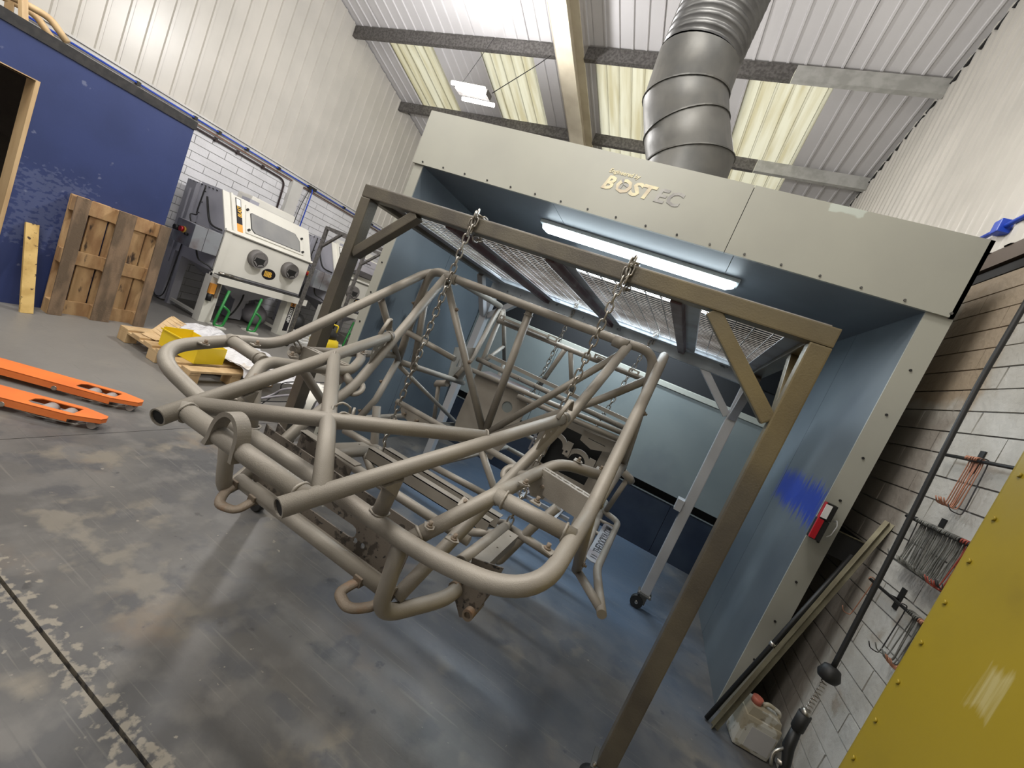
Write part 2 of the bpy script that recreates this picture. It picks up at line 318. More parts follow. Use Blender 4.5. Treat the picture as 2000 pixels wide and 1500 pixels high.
def circ(c, r, u, v, n=14, r2=None):
    c = V(c); u = V(u).normalized(); v = V(v).normalized(); r2 = r2 or r
    return [c+u*math.cos(2*PI*i/n)*r+v*math.sin(2*PI*i/n)*r2 for i in range(n)]
# ================================================================== SETTING
XL, XR = -7.6, 1.36
def zr(x, y): return 7.299+.049*x-.206*y
# floor slabs
fl = struct(B().box((XL-.2, -4.2, -.3), (XR+.2, 9.7, -.03)).obj('floor', 'concrete'))
def slab(x0, x1, y0, y1):
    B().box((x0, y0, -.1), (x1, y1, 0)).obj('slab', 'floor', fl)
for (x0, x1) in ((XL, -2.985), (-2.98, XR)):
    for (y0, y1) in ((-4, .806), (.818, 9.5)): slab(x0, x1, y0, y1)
# brick walls
BL, BH, G = .460, .1195, .012
def brickwall(name, xw, sgn, y0, y1, ztop, mt, yvis0, yvis1, zb=0, gap=.010):
    wall = struct(B().box((xw, y0, 0), (xw+sgn*.2, y1, ztop)).obj(name, 'mortar'))
    vars_ = []
    for k in range(5):
        b = B(); L = BL-gap; H = BH-gap
        b.box((0, 0, 0), (sgn*-.011, L, H)); me_o = b.obj('brick', mt); me = me_o.data
        for v in me.vertices:
            v.co.x += random.uniform(-.0015, .0015); v.co.z += random.uniform(-.0012, .0012); v.co.y += random.uniform(-.003, .003)
        bpy.data.objects.remove(me_o); vars_.append(me)
    rows = int(round(ztop/BH)); cnt = 0
    for r in range(rows):
        y = yvis0-(BL*.5 if r % 2 else 0)
        while y < yvis1:
            if y+BL > yvis0 and y+BL < y1+.01 and y >= y0-.01 and cnt < 300:
                o = bpy.data.objects.new('brick', random.choice(vars_)); COL.objects.link(o); o.parent = wall; o.location = (xw, y, r*BH+gap/2); cnt += 1
            y += BL
    return wall
wl = brickwall('wall_left', XL, -1, -4, 9.5, 2.66, 'brick', 3.55, 8.6, gap=.009)
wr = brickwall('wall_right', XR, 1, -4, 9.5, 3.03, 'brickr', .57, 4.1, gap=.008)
# cladding above the bricks: one ribbed sheet per metre
def rib_profile(L, pitch, d, top, side, dbl=False):
    pts = []; t = 0
    while t < L-1e-6:
        pts += [(t, 0), (min(t+pitch-top-2*side, L), 0), (min(t+pitch-top-side, L), d), (min(t+pitch-side, L), d)]; t += pitch
    pts.append((L, 0)); out = []
    for p in pts:
        if not out or p[0] > out[-1][0]+1e-5: out.append(p)
    return out
def clad_sheet(parent, name, xw, sgn, ya, yb, z0, mt, pitch, d, top, side):
    prof = rib_profile(yb-ya, pitch, d, top, side); b = B(); lo = []; hi = []
    for (t, h) in prof:
        y = ya+t; x = xw+sgn*h
        lo.append(b.bm.verts.new((x, y, z0))); hi.append(b.bm.verts.new((x, y, zr(x, y)-.02)))
    for i in range(len(lo)-1): b.bm.faces.new((lo[i], lo[i+1], hi[i+1], hi[i]))
    return b.obj(name, mt, parent)
y = -4.
while y < 9.4:
    clad_sheet(wl, 'cladding_sheet', XL+.02, 1, y, min(y+1.0, 9.5)-.004, 2.80, 'clad', .2, .021, .030, .010); y += 1.0
y = -4.
while y < 9.4:
    clad_sheet(wr, 'cladding_sheet', XR-.02, -1, y, min(y+1.0, 9.5)-.004, 3.17, 'clad', .166, .020, .05, .025); y += 1.0
B().box((XL-.2, -4, 2.66), (XL-.02, 9.5, 9)).obj('backing_board', 'trim', wl)
B().box((XR+.02, -4, 3.03), (XR+.2, 9.5, 9)).obj('backing_board', 'trim', wr)
struct(B().box((XL-.02, -4, 2.665), (XL+.035, 9.5, 2.775)).box((XL-.02, -4, 2.776), (XL+.06, 9.5, 2.80)).obj('trim_1', 'trim'))
struct(B().box((XR-.03, -4, 3.06), (XR+.02, 9.5, 3.17)).obj('trim_2', mat('brown_flashing', (.085, .06, .045), .5)))
struct(B().box((XR-.015, -4, 3.10), (XR+.02, 9.5, 3.20)).box((XR-.012, -4, 2.99), (XR+.02, 9.5, 3.05)).obj('trim_3', 'black'))
struct(B().box((XL, 5.62, 0), (XL+.09, 5.84, 2.66)).obj('trim_4', 'trim'))
struct(B().box((XL, 9.5, 0), (XR, 9.7, 8)).obj('wall_back', 'trim'))
struct(B().box((XL, -4.2, 0), (XR, -4.0, 9)).obj('wall_front', 'trim'))
# roof
ce = struct(B().box((XL-.2, 9.45, zr(XL, 9.5)-.1), (XR+.2, 9.75, zr(XR, 9.5)+.2)).obj('ceiling', 'roof'))
def roof_sheet(name, parent, xa, xb, ya, yb, mt, off=0., thick=.0):
    prof = rib_profile(xb-xa, .2 if (xb-xa) > .5 else (xb-xa), .018, .020, .009); b = B(); lo = []; hi = []
    for (t, h) in prof:
        x = xa+t; lo.append(b.bm.verts.new((x, ya, zr(x, ya)-h+off))); hi.append(b.bm.verts.new((x, yb, zr(x, yb)-h+off)))
    for i in range(len(lo)-1): b.bm.faces.new((lo[i], lo[i+1], hi[i+1], hi[i]))
    return b.obj(name, mt, parent)
SKY = [(-7.0, -6.0), (-5.0, -4.0), (-2.93, -1.93), (-.73, .27)]
cols = [(-7.62, -7.0, 0), (-7.0, -6.0, 1), (-6.0, -5.0, 0), (-5.0, -4.0, 1), (-4.0, -2.93, 0), (-2.93, -1.93, 1), (-1.93, -.73, 0), (-.73, .27, 1), (.27, 1.40, 0)]
wn = 0
for (xa, xb, s) in cols:
    if s:
        wn += 1
        roof_sheet('roof_sheet', ce, xa, xb-.004, -4.1, 5.93, 'roof')
        struct(roof_sheet('window_%d' % wn, None, xa-.02, xb+.02, 5.9, 9.5, 'sky', .012))
    else: roof_sheet('roof_sheet', ce, xa, xb-.004, -4.1, 9.6, 'roof')
# outer weather sheet over the opaque strips keeps daylight out
for (xa, xb, s) in cols:
    B().prism([(xa-.01, -4.2, zr(xa, -4.2)+.03), (xb+.01, -4.2, zr(xb, -4.2)+.03), (xb+.01, 5.93 if s else 9.7, zr(xb, 5.93 if s else 9.7)+.03), (xa-.01, 5.93 if s else 9.7, zr(xa, 5.93 if s else 9.7)+.03)], (0, 0, .06)).obj('roof_insulation', 'roof', ce)
def purlin(y, xa, xb, mt, n):
    b = B()
    def pr(x): # Z/C-shaped cold formed section
        z = zr(x, y)-.035
        return [(x, y-.035, z), (x, y+.03, z), (x, y+.03, z-.006), (x, y-.029, z-.006), (x, y-.029, z-.174), (x, y+.035, z-.174), (x, y+.035, z-.150), (x, y+.041, z-.150), (x, y+.041, z-.180), (x, y-.035, z-.180)]
    b.prism(pr(xa), V((xb-xa, 0, .049*(xb-xa)))); return struct(b.obj('trim_%d' % n, mt))
k = 5
for y in (-2.0, -.4, 1.2, 2.75, 4.3, 5.86, 7.42, 8.9):
    purlin(y, XL+.03, -3.30, 'purlin', k); purlin(y, -3.0, -.23 if y > 3 else XR, 'purlin', k+1); k += 2
    if y > 3: purlin(y, -.225, XR-.03, 'purlinw', k); k += 1
ra = B()
for (a, c, za, zb) in ((-3.28, -3.0, -.50, -.485), (-3.28, -3.0, -.19, -.175), (-3.145, -3.135, -.49, -.18)):
    P = [(a, -4, zr(a, -4)+za), (c, -4, zr(a, -4)+za), (c, -4, zr(a, -4)+zb), (a, -4, zr(a, -4)+zb)]
    ra.prism(P, (0, 13.5, -.206*13.5))
struct(ra.obj('trim_%d' % k, 'rafter')); k += 1
# closed web face as seen (painted casing)
struct(B().prism([(-3.28, -4, zr(-3.28, -4)-.5), (-3.26, -4, zr(-3.28, -4)-.5), (-3.26, -4, zr(-3.28, -4)-.18), (-3.28, -4, zr(-3.28, -4)-.18)], (0, 13.5, -.206*13.5)).obj('trim_%d' % k, 'trim')); k += 1
# right gable flashing with dark wavy gaps
b = B()
b.prism([(XR-.03, -4, zr(XR, -4)-.10), (XR-.02, -4, zr(XR, -4)-.10), (XR-.02, -4, zr(XR, -4)-.03), (XR-.03, -4, zr(XR, -4)-.03)], (0, 13.5, -.206*13.5))
struct(b.obj('trim_%d' % k, 'trim')); k += 1
b = B(); yy = 3.0
while yy < 9.3:
    z = zr(XR, yy)-.105; b.prism([(XR-.045, yy, z), (XR-.045, yy+.16, z-.034), (XR-.045, yy+.12, z-.07), (XR-.045, yy+.05, z-.06)], (.02, 0, 0)); yy += .19
struct(b.obj('trim_%d' % k, 'black')); k += 1
# ------------------------------------------------------------------ blue partition room
XO = -5.73
wo = B()
wo.box((XO-.12, 1.83, 0), (XO, 2.99, 2.325)); wo.box((XO-.12, -.1, 2.01), (XO, 1.83, 2.325)); wo.box((XO-.12, -4, 0), (XO, -.1, 2.325))
wo.box((XL, 2.87, 0), (XO-.12, 2.99, 2.325))
wo = struct(wo.obj('wall_office', 'blue'))
B().box((XO-.13, -4, 2.325), (XO+.012, 3.0, 2.415)).box((XL, 2.86, 2.325), (XO-.13, 3.0, 2.415)).obj('edge_strip', 'bitumen', wo)
B().box((XL, -4, 2.28), (XO-.13, 2.86, 2.40)).obj('roof_deck', 'dark', wo)
B().box((XL+.03, -4, 0), (XL+.06, 2.86, 2.28)).box((XL+.05, 2.84, 0), (XO-.13, 2.865, 2.28)).obj('inner_lining', 'dark', wo)
dr = struct(B().box((XO-.17, 1.805, 0), (XO+.004, 1.832, 2.01)).box((XO-.17, -.12, 0), (XO+.004, -.095, 2.01)).box((XO-.17, -.12, 2.01), (XO+.004, 1.832, 2.018)).obj('door_1', 'ply'))
t = thing('white_drum', 'white plastic drum just inside the blue room doorway', 'drum', (-6.75, 1.62, 0))
pf = [(.0, .27), (.05, .29), (.4, .29), (.42, .30), (.44, .29), (.80, .29), (.86, .26)]
B().tube([(-6.75, 1.62, h) for h, r in pf], [r for h, r in pf], 24).obj('drum_body', 'white', t); B().cyl((-6.75, 1.62, .86), (-6.75, 1.62, .89), .27, 24).obj('lid', 'white', t)
t = thing('wall_shelf', 'dark shelf on the wall inside the blue room doorway', 'shelf', (-7.3, 1.5, 1.45))
B().box((-7.54, .6, 1.45), (-7.2, 2.1, 1.48)).obj('shelf_board', 'black', t)
for yb in (.8, 1.9): B().prism([(-7.54, yb, 1.45), (-7.25, yb, 1.45), (-7.54, yb, 1.2)], (0, .02, 0)).obj('bracket', 'black', t)
# step ladder lying on the office roof
t = thing('step_ladder', 'cream wooden ladder lying on top of the blue room', 'ladder', (-5.9, 1.6, 2.415))
B().tube(bend([(-5.95, .9, 2.44), (-5.93, 1.72, 2.56), (-5.88, 1.84, 2.56), (-5.82, 1.95, 2.445)], .05), .028, 8).obj('stile', 'ply', t)
B().tube(bend([(-6.25, .9, 2.44), (-6.2, 1.72, 2.56), (-6.15, 1.84, 2.56), (-6.1, 1.95, 2.445)], .05), .028, 8).obj('stile', 'ply', t)
for q in (1.0, 1.25, 1.5): B().bar((-5.94, q, 2.44+.14*(q-.9)), (-6.23, q, 2.44+.14*(q-.9)), .04, .02).obj('rung', 'ply', t)
t = thing('timber_trestle', 'pale timber trestle leg standing on the blue room roof', 'trestle', (-5.9, 1.70, 2.42))
B().bar((-5.86, 1.70, 2.42), (-6.02, 1.62, 3.1), .05, .03).obj('leg', 'ply', t); B().bar((-6.22, 1.72, 2.42), (-6.05, 1.62, 3.1), .05, .03).obj('leg', 'ply', t); B().bar((-6.10, 1.1, 3.08), (-6.04, 1.75, 3.08), .09, .045).obj('top_rail', 'ply', t)
# pipes on the left wall
t = thing('blue_air_pipe', 'blue compressed air pipe running along the left wall below the cladding', 'pipe', (XL+.08, 5, 2.72))
B().tube([(XL+.075, 2.2, 2.715), (XL+.075, 9.4, 2.70)], .012, 8).obj('pipe_run', 'bluehose', t)
B().tube(bend([(XL+.075, 6.02, 2.71), (XL+.13, 6.02, 2.66), (XL+.13, 6.0, 1.3)], .05), .011, 8).obj('drop_pipe', 'bluehose', t)
for q in (3.2, 3.9, 4.25, 4.7, 5.3, 6.1, 6.9, 7.8): B().box((XL+.035, q-.02, 2.69), (XL+.095, q+.02, 2.735)).obj('pipe_clip', 'rubber', t)
B().box((XL+.04, 5.95, 2.68), (XL+.11, 6.12, 2.74), bev=.01).obj('tee_fitting', 'rubber', t)
t = thing('dark_conduit', 'dark conduit on the left wall that bends down beside the white pilaster', 'pipe', (XL+.05, 4.5, 2.6))
B().tube(bend([(XL+.04, 3.05, 2.60), (XL+.04, 5.50, 2.585), (XL+.04, 5.53, 1.7)], .13), .016, 8).obj('conduit_run', 'conduit', t)
for q in (3.9, 4.25, 4.6, 5.05): B().box((XL+.012, q-.015, 2.56), (XL+.06, q+.015, 2.62)).obj('saddle_clip', 'conduit', t)
t = thing('copper_pipe', 'copper coloured thin pipe on the left wall under the blue pipe', 'pipe', (XL+.05, 4, 2.64))
B().tube([(XL+.05, 1.5, 2.655), (XL+.05, 9.4, 2.64)], .008, 6).obj('pipe_run', 'copper', t)
t = thing('black_cable_drop', 'thin black cable hanging down beside the blue drop pipe', 'cable', (XL+.1, 5.9, 2.6))
B().tube(cat([(XL+.1, 5.98, 2.70), (XL+.11, 5.9, 2.3), (XL+.10, 5.88, 1.8), (XL+.10, 5.86, 1.4)]), .007, 6).obj('cable', 'rubber', t)
# right wall: blue pipe at the top
t = thing('blue_wall_pipe', 'blue pipe at the top of the right wall beside the booth corner', 'pipe', (XR-.06, 3.2, 3.3))
B().tube([(XR-.05, 1.5, 3.33), (XR-.05, 4.6, 3.30)], .014, 10).obj('pipe_run', 'bluehose', t)
B().box((XR-.08, 3.20, 3.275), (XR-.02, 3.27, 3.355), bev=.008).obj('pipe_clip', 'bluehose', t)
# ================================================================== SPRAY BOOTH
YB, ZT, ZH = 2.84, 3.035, 2.60
bo = thing('spray_booth', 'large grey steel spray booth with a lit blue-grey inside', 'booth', (-.7, YB, 0))
X0, X1 = -2.57, 1.155
# header fascia: two panels
b = B(); b.holed([(X0, YB, ZH), (-.041, YB, ZH), (-.041, YB, ZT), (X0, YB, ZT)], [], (0, .02, 0)); b.obj('fascia_panel', 'booth', bo)
b = B(); b.box((-.037, YB, ZH), (X1, YB+.02, ZT)); b.box((X1-.02, YB, ZH), (X1, YB+.9, ZT)); b.obj('fascia_panel', 'booth', bo)
x = X0+.10
while x < X1:
    B().cyl((x, YB, ZH+.022), (x, YB-.006, ZH+.022), .007, 8).obj('bolt_head', 'zinc' if x > -.3 else 'darkmetal', bo); x += .212
B().box((-.06, YB+.021, ZH+.005), (-.02, YB+.03, ZT-.005)).obj('seam_dark_backing', 'black', bo)  # black strip added behind the gap to keep the seam dark
# side panels with flanges
def side(xi, xo, s):
    b = B()
    b.box((min(xi, xi+s*.006), YB+.03, .0), (max(xi, xi+s*.006), 3.70, ZH)); b.obj('side_panel', 'boothin', bo)
    b = B(); b.box((min(xi, xi+s*.006), 3.704, .0), (max(xi, xi+s*.006), 4.95, ZH)); b.obj('side_panel', 'boothin', bo)
    b = B(); b.box((min(xi, xo), YB+.02, .0), (max(xi, xo), YB+.03, ZH)); b.box((min(xo, xo-s*.004), YB+.03, 0), (max(xo, xo-s*.004), 4.95, ZH)); b.obj('front_flange', 'booth', bo)
    for i in range(9):
        z = .12+i*.27; B().cyl(((xi+xo)/2, YB+.021, z), ((xi+xo)/2, YB+.014, z), .007, 8).obj('flange_bolt', 'darkmetal', bo)
side(1.04, 1.165, 1); side(-2.47, -2.56, -1)
# ceiling panels of booth
for (a, c) in ((-2.47, -1.26), (-1.256, .02), (.024, 1.04)):
    B().box((a, YB+.02, ZH), (c, 4.0, ZH+.01)).obj('ceiling_panel', 'boothceil', bo); B().box((a, 4.004, ZH), (c, 4.95, ZH+.01)).obj('ceiling_panel', 'boothceil', bo)
B().box((X0, YB+.02, ZH+.06), (X1, 4.95, ZH+.08)).obj('top_deck', 'booth', bo)
# back of the booth: plenum, curtain panels, slot, water tank
YR = 4.90
B().box((-2.47, YR, 0), (1.04, YR+.05, ZH)).obj('rear_wall', 'black', bo)
B().prism([(-2.47, YR-.02, 2.60), (-2.47, YR-.28, 2.60), (-2.47, YR-.02, 2.1)], (3.5, 0, 0)).obj('plenum_baffle', 'black', bo)
for (a, c) in ((-2.46, -1.30), (-1.295, -.13), (-.125, 1.035)):
    b = B(); b.box((a, YR-.16, .70), (c, YR-.15, 1.79)); b.obj('curtain_panel', 'boothback', bo)
    B().prism([(a, YR-.16, 1.73), (a, YR-.18, 1.74), (a, YR-.18, 1.79), (a, YR-.15, 1.80)], (c-a, 0, 0)).obj('panel_lip', 'booth', bo)
for (a, c) in ((-2.46, .55), (.555, 1.035)):
    b = B(); b.box((a, YR-.08, 0), (c, YR-.06, .60)); b.box((a, YR-.09, .585), (c, YR-.05, .60)); b.obj('tank_panel', 'boothblue', bo)
B().box((-2.46, YR-.094, .590), (1.035, YR-.085, .603)).obj('tank_rim', 'boothback', bo)
# cut lettering
X_ = (1, 0, 0); Z_ = (0, 0, 1)
text('lettering', 'Engineered by', .040, 'decal', bo, (-.950, YB-.002, 2.902), X_, Z_, .001, .3, .0008, 1.0, sx=.95)
text('lettering', 'B', .128, 'decal', bo, (-.965, YB-.002, 2.790), X_, Z_, .001, .35, 0.0048, 1, sx=1.0)
text('lettering', 'O', .128, 'decal', bo, (-.872, YB-.002, 2.790), X_, Z_, .001, .15, 0.0048, 1, sx=1.05)
text('lettering', 'ST', .128, 'decal', bo, (-.765, YB-.002, 2.790), X_, Z_, .001, .25, 0.0048, 1, sx=1.12)
text('lettering', 'EC', .128, 'decaldk', bo, (-.590, YB-.002, 2.790), X_, Z_, .001, .2, .0035, 1.02, sx=1.1)
b = B()
for i in range(3):
    a = PI/2+i*2*PI/3+.5; c = V((-.817, YB-.0035, 2.843)); b.prism([c, c+V((math.cos(a-.35), 0, math.sin(a-.35)))*.034, c+V((math.cos(a), 0, math.sin(a)))*.042, c+V((math.cos(a+.35), 0, math.sin(a+.35)))*.034], (0, .002, 0))
b.obj('fan_mark', 'decaldk', bo)
def fixture(x0, x1, y, label):
    t = thing('tube_light', label, 'light', ((x0+x1)/2, y, ZH))
    b = B(); b.box((x0, y-.075, ZH-.03), (x1, y+.075, ZH), bev=.01); b.obj('housing', 'diffend', t)
    n = 10; prof = [(math.cos(PI*i/n)*.062, -math.sin(PI*i/n)*.05) for i in range(n+1)]
    b = B(); R = []
    for x, s_ in ((x0+.02, .55), (x0+.07, 1), (x1-.07, 1), (x1-.02, .55)): R.append([b.bm.verts.new((x, y+p*s_, ZH-.03+q*s_)) for p, q in prof])
    for i in range(3):
        for j in range(n): b.bm.faces.new((R[i][j], R[i][j+1], R[i+1][j+1], R[i+1][j]))
    b.bm.faces.new(R[0]); b.bm.faces.new(R[-1]); b.obj('diffuser', 'diff', t)
fixture(-1.48, .14, 3.33, 'long cold white tube light at the front of the booth ceiling')
fixture(-1.48, .14, 4.34, 'cold white tube light deep in the booth seen through the mesh')
# ------------------------------------------------------------------ duct
t = thing('exhaust_duct', 'large galvanised exhaust duct rising from the booth top', 'duct', (-.52, 3.3, ZT))
P0, P1, P2, P3 = V((-.50, 3.35, 2.66)), V((-.54, 3.28, 3.30)), V((-.76, 3.25, 3.72)), V((-.775, 3.22, 3.98))
Pm = P1.lerp(P2, .5)+V((-.012, 0, 0)); DP = [P0, P1, Pm, P2, P3]
for i_ in range(4):
    a, c = DP[i_], DP[i_+1]; ta = ((DP[i_+1]-DP[i_]).normalized()+((DP[i_]-DP[i_-1]).normalized() if i_ else (DP[1]-DP[0]).normalized())).normalized(); d0 = (c-a).normalized()
    tc = (d0+((DP[i_+2]-c).normalized() if i_ < 3 else V((.02, -.03, 1)))).normalized(); b = B(); R_ = []; u = d0.orthogonal().normalized(); v_ = d0.cross(u); n_ = 36
    for (p, t_, rr_) in ((a, ta, .296), (a+d0*0, ta, .304), (a+d0*.010, ta, .304), (a+d0*.012, ta, .296), (c, tc, .296)):
        ring = []
        for q_ in range(n_):
            w_ = u*math.cos(2*PI*q_/n_)*rr_+v_*math.sin(2*PI*q_/n_)*rr_; ring.append(b.bm.verts.new(p+w_-d0*(w_.dot(t_)/d0.dot(t_))))
        R_.append(ring)
    for k_ in range(4):
        for q_ in range(n_): f_ = b.bm.faces.new((R_[k_][q_], R_[k_][(q_+1) % n_], R_[k_+1][(q_+1) % n_], R_[k_+1][q_])); f_.smooth = k_ == 3
    b.obj('elbow_section', 'zinc', t)
pts = []; rr = []; top = V((-.76, 3.15, 5.9)); n = 150
for i in range(n+1):
    f = i/n; pts.append(P3.lerp(top, f)+V((0, 0, 0))); rr.append(.285+.012*math.cos(i*2*PI/5))
B().tube(pts, rr, 28, cap=False).obj('flexible_duct', 'flex', t)
# ------------------------------------------------------------------ high bay lamp
t = thing('led_batten_light', 'twin tube light hanging on a thin wire under the roof', 'light', (-4.0, 5.0, 4.5))
B().box((-4.22, 4.93, 4.45), (-3.70, 5.07, 4.52)).obj('housing', 'purlin', t)
for q in (4.84, 5.16): B().tube([(-4.22, q, 4.46), (-3.68, q, 4.46)], .026, 10).obj('led_tube', 'led', t)
B().tube(cat([(-3.7, 5.05, 4.55), (-3.62, 5.15, 4.75), (-3.5, 5.5, 5.3), (-3.45, 5.7, 5.62)]), .006, 5).obj('suspension_wire', 'rubber', t)
B().tube([(-4.2, 5.0, 4.55), (-4.35, 5.5, 5.6)], .004, 5).obj('suspension_wire', 'rubber', t)

exec_marker = 0
# ================================================================== HANGING FRAME
FO = V((-1.945, 1.865, 0)); yaw = -.058; FXv = V((math.cos(yaw), math.sin(yaw), 0)); FYv = V((-math.sin(yaw), math.cos(yaw), 0)); FW_, FD, FH = 2.39, 1.80, 2.07
def fp(a, b_, z): return FO+FXv*a+FYv*b_+V((0, 0, z))
FR = thing('hanging_frame', 'tall welded box-section frame on castors in front of the booth, carrying the chassis', 'frame', fp(FW_/2, FD/2, 0))
pw = .072
def fbar(name, a, b_, w=pw, h=pw, mt='frame', up=(0, 0, 1)): return B().bar(a, b_, w, h, up, bev=.006).obj(name, mt, FR)
h2 = pw/2
fbar('top_beam', fp(0, h2, FH-h2), fp(FW_, h2, FH-h2)); fbar('top_beam', fp(0, FD-h2, FH-.066), fp(FW_, FD-h2, FH-.066), pw, .132, 'litdust')
fbar('top_beam', fp(h2, pw, FH-h2), fp(h2, FD-pw, FH-h2)); fbar('top_beam', fp(FW_-h2, pw, FH-h2), fp(FW_-h2, FD-pw, FH-h2))
for (a, b_) in ((h2, h2), (FW_-h2, h2), (h2, FD-h2), (FW_-h2, FD-h2)):
    fbar('post', fp(a, b_, .135), fp(a, b_, FH-pw-.001), up=FYv)
    cs = B(); c = fp(a, b_, 0)
    mt_ = Matrix.Translation(c) @ Matrix.Rotation(yaw, 4, 'Z')
    cs.box((-.055, -.055, .125), (.055, .055, .135), mt_); cs.box((-.03, -.032, .05), (.03, -.026, .125), mt_); cs.box((-.03, .026, .05), (.03, .032, .125), mt_)
    ca = cs.obj('caster', 'zinc', FR)
    d = FYv*(-.045 if a < 1 and b_ < 1 else -.02)+FXv*(.04 if a < 1 else -.03); B().cyl(c+d+V((0, 0, .05))-FYv*.022, c+d+V((0, 0, .05))+FYv*.022, .05, 22).obj('wheel', 'rubber', ca); B().cyl(c+d+V((0, 0, .05))-FYv*.034, c+d+V((0, 0, .05))+FYv*.034, .012, 10).obj('axle_bolt', 'chain', ca)
    for (u, v_) in ((-.042, -.042), (.042, -.042)): B().cyl(mt_ @ V((u, v_, .12)), mt_ @ V((u, v_, .148)), .007, 8).obj('bolt', 'chain', ca)
bw = .055
for s, a in ((1, pw), (-1, FW_-pw)):
    fbar('brace', fp(a-s*.0, h2, 1.68), fp(a+s*.34, h2, FH-pw), bw, bw, up=FYv)
    fbar('brace', fp(a-s*.0, FD-h2, 1.68), fp(a+s*.34, FD-h2, FH-pw), bw, bw, up=FYv)
    fbar('brace', fp(a-s*h2, pw, 1.68), fp(a-s*h2, pw+.30, FH-pw), bw, bw, up=FXv); fbar('brace', fp(a-s*h2, FD-pw, 1.68), fp(a-s*h2, FD-pw-.30, FH-pw), bw, bw, up=FXv)
# plate welded on the rear right leg
B().box((0, 0, 0), (.05, .11, .09), Matrix.Translation(fp(FW_-pw-.05, FD-pw-.02, .86)) @ Matrix.Rotation(yaw, 4, 'Z')).obj('leg_tab', 'frame', FR)
# longitudinal red bars and mesh panels
bars = [.60, 1.22, 1.83]
for a in bars:
    fbar('cross_bar', fp(a, pw, FH-.05), fp(a, FD-pw, FH-.05), .05, .06, 'framered')
    B().bar(fp(a+.06, pw, FH-.045), fp(a+.06, FD-pw, FH-.045), .065, .004).obj('mesh_ledge', 'ledge', FR)
B().bar(fp(pw+.05, pw, FH-.045), fp(pw+.05, FD-pw, FH-.045), .10, .004).obj('mesh_ledge', 'ledge', FR)
B().bar(fp(FW_-pw-.03, pw, FH-.045), fp(FW_-pw-.03, FD-pw, FH-.045), .06, .004).obj('mesh_ledge', 'ledge', FR)
B().bar(fp(pw, FD-pw-.05, FH-.048), fp(FW_-pw, FD-pw-.05, FH-.048), .11, .004).obj('mesh_ledge', 'litdust', FR)
ed = [.03]+bars+[FW_-.03]
for i in range(4):
    a0, a1 = ed[i], ed[i+1]; b = B(); q = .02
    while q < FD-.01:
        b.bar(fp(a0, q, FH+.005), fp(a1, q, FH+.005), .0048, .004); q += .046
    q = a0
    while q < a1:
        b.bar(fp(q, .01, FH+.0005), fp(q, FD-.01, FH+.0005), .005, .004); q += .082
    o = b.obj('wire_mesh', 'wire', FR); o['kind'] = 'stuff'
# ================================================================== CHAINS
def link_mesh():
    b = B(); L, W, r = .0185, .0105, .0038; pts = []
    for i in range(7): a = -PI/2+PI*i/6; pts.append((0, math.sin(a)*W, (L-W)+math.cos(a)*W))
    for i in range(7): a = PI/2+PI*i/6; pts.append((0, math.sin(a)*W, -(L-W)+math.cos(a)*W))
    pts = [V(p)*1.32 for p in pts]
    b.tube(pts, r*1.18, 6, closed=True); o = b.obj('link', 'chain'); me = o.data; bpy.data.objects.remove(o); return me
LINK = link_mesh()
def chain(label, path, org, grp='chains hanging from the frame'):
    t = thing('chain', label, 'chain', org, grp); P = [V(p) for p in path]; seg = []
    pitch = .0395; d = 0; k = 0; i = 0; pos = P[0].copy(); L = sum((P[j+1]-P[j]).length for j in range(len(P)-1))
    def at(s):
        for j in range(len(P)-1):
            l = (P[j+1]-P[j]).length
            if s <= l or j == len(P)-2: return P[j]+(P[j+1]-P[j])*(s/l), (P[j+1]-P[j]).normalized()
            s -= l
    s = 0
    while s < L:
        p, dr_ = at(s); o = bpy.data.objects.new('link', LINK); COL.objects.link(o); o.parent = t
        q = dr_.to_track_quat('Z', 'Y').to_matrix().to_4x4() @ Matrix.Rotation((PI/2 if k % 2 else 0)+.3+random.uniform(-.25, .25), 4, 'Z')
        o.matrix_local = Matrix.Translation(p-V(org)) @ q; s += pitch; k += 1
    return t
def beamloop(a, b_):
    e = h2+.014; c = lambda u, z: fp(a, b_+u, FH-h2+z)
    return [c(-e, -e*.6), c(-e, e), c(e*.9, e), c(e, -e), c(-e*.3, -e-.01)]
aL, aR = .79, 1.605
cLp = fp(aL, -.014, FH); cRp = fp(aR, -.014, FH)
chain('front chain hanging in front of the left half of the chassis', beamloop(aL+.012, h2), cLp)
for o in list(bpy.data.objects):
    if o.name == 'chain': CH1 = o
def extend(t, path, k0=0):
    org = V(t['_o']); P = [V(p) for p in path]
    L = sum((P[j+1]-P[j]).length for j in range(len(P)-1)); s = 0; k = k0
    while s < L:
        q = s
        for j in range(len(P)-1):
            l = (P[j+1]-P[j]).length
            if q <= l or j == len(P)-2: p = P[j]+(P[j+1]-P[j])*(q/l); d = (P[j+1]-P[j]).normalized(); break
            q -= l
        o = bpy.data.objects.new('link', LINK); COL.objects.link(o); o.parent = t
        o.matrix_local = Matrix.Translation(p-org) @ d.to_track_quat('Z', 'Y').to_matrix().to_4x4() @ Matrix.Rotation((PI/2 if k % 2 else 0)+.3+random.uniform(-.2, .2), 4, 'Z'); s += .0395; k += 1
extend(CH1, [cLp, (-1.216, 1.885, .80), (-1.19, 1.90, .72)])
c2 = chain('front chain hanging in front of the right half of the chassis', beamloop(aR+.012, h2), cRp)
extend(c2, [cRp, (-.395, 1.895, .68), (-.37, 1.92, .60), (-.40, 1.95, .63)])
cr1 = fp(aL+.08, FD+.014, FH); cr2 = fp(aR-.02, FD+.014, FH)
c3 = chain('rear chain seen behind the left windscreen opening', beamloop(aL+.09, FD-h2), cr1); extend(c3, [cr1-V((0, .1, 0)), (-1.02, 3.52, 1.02)])
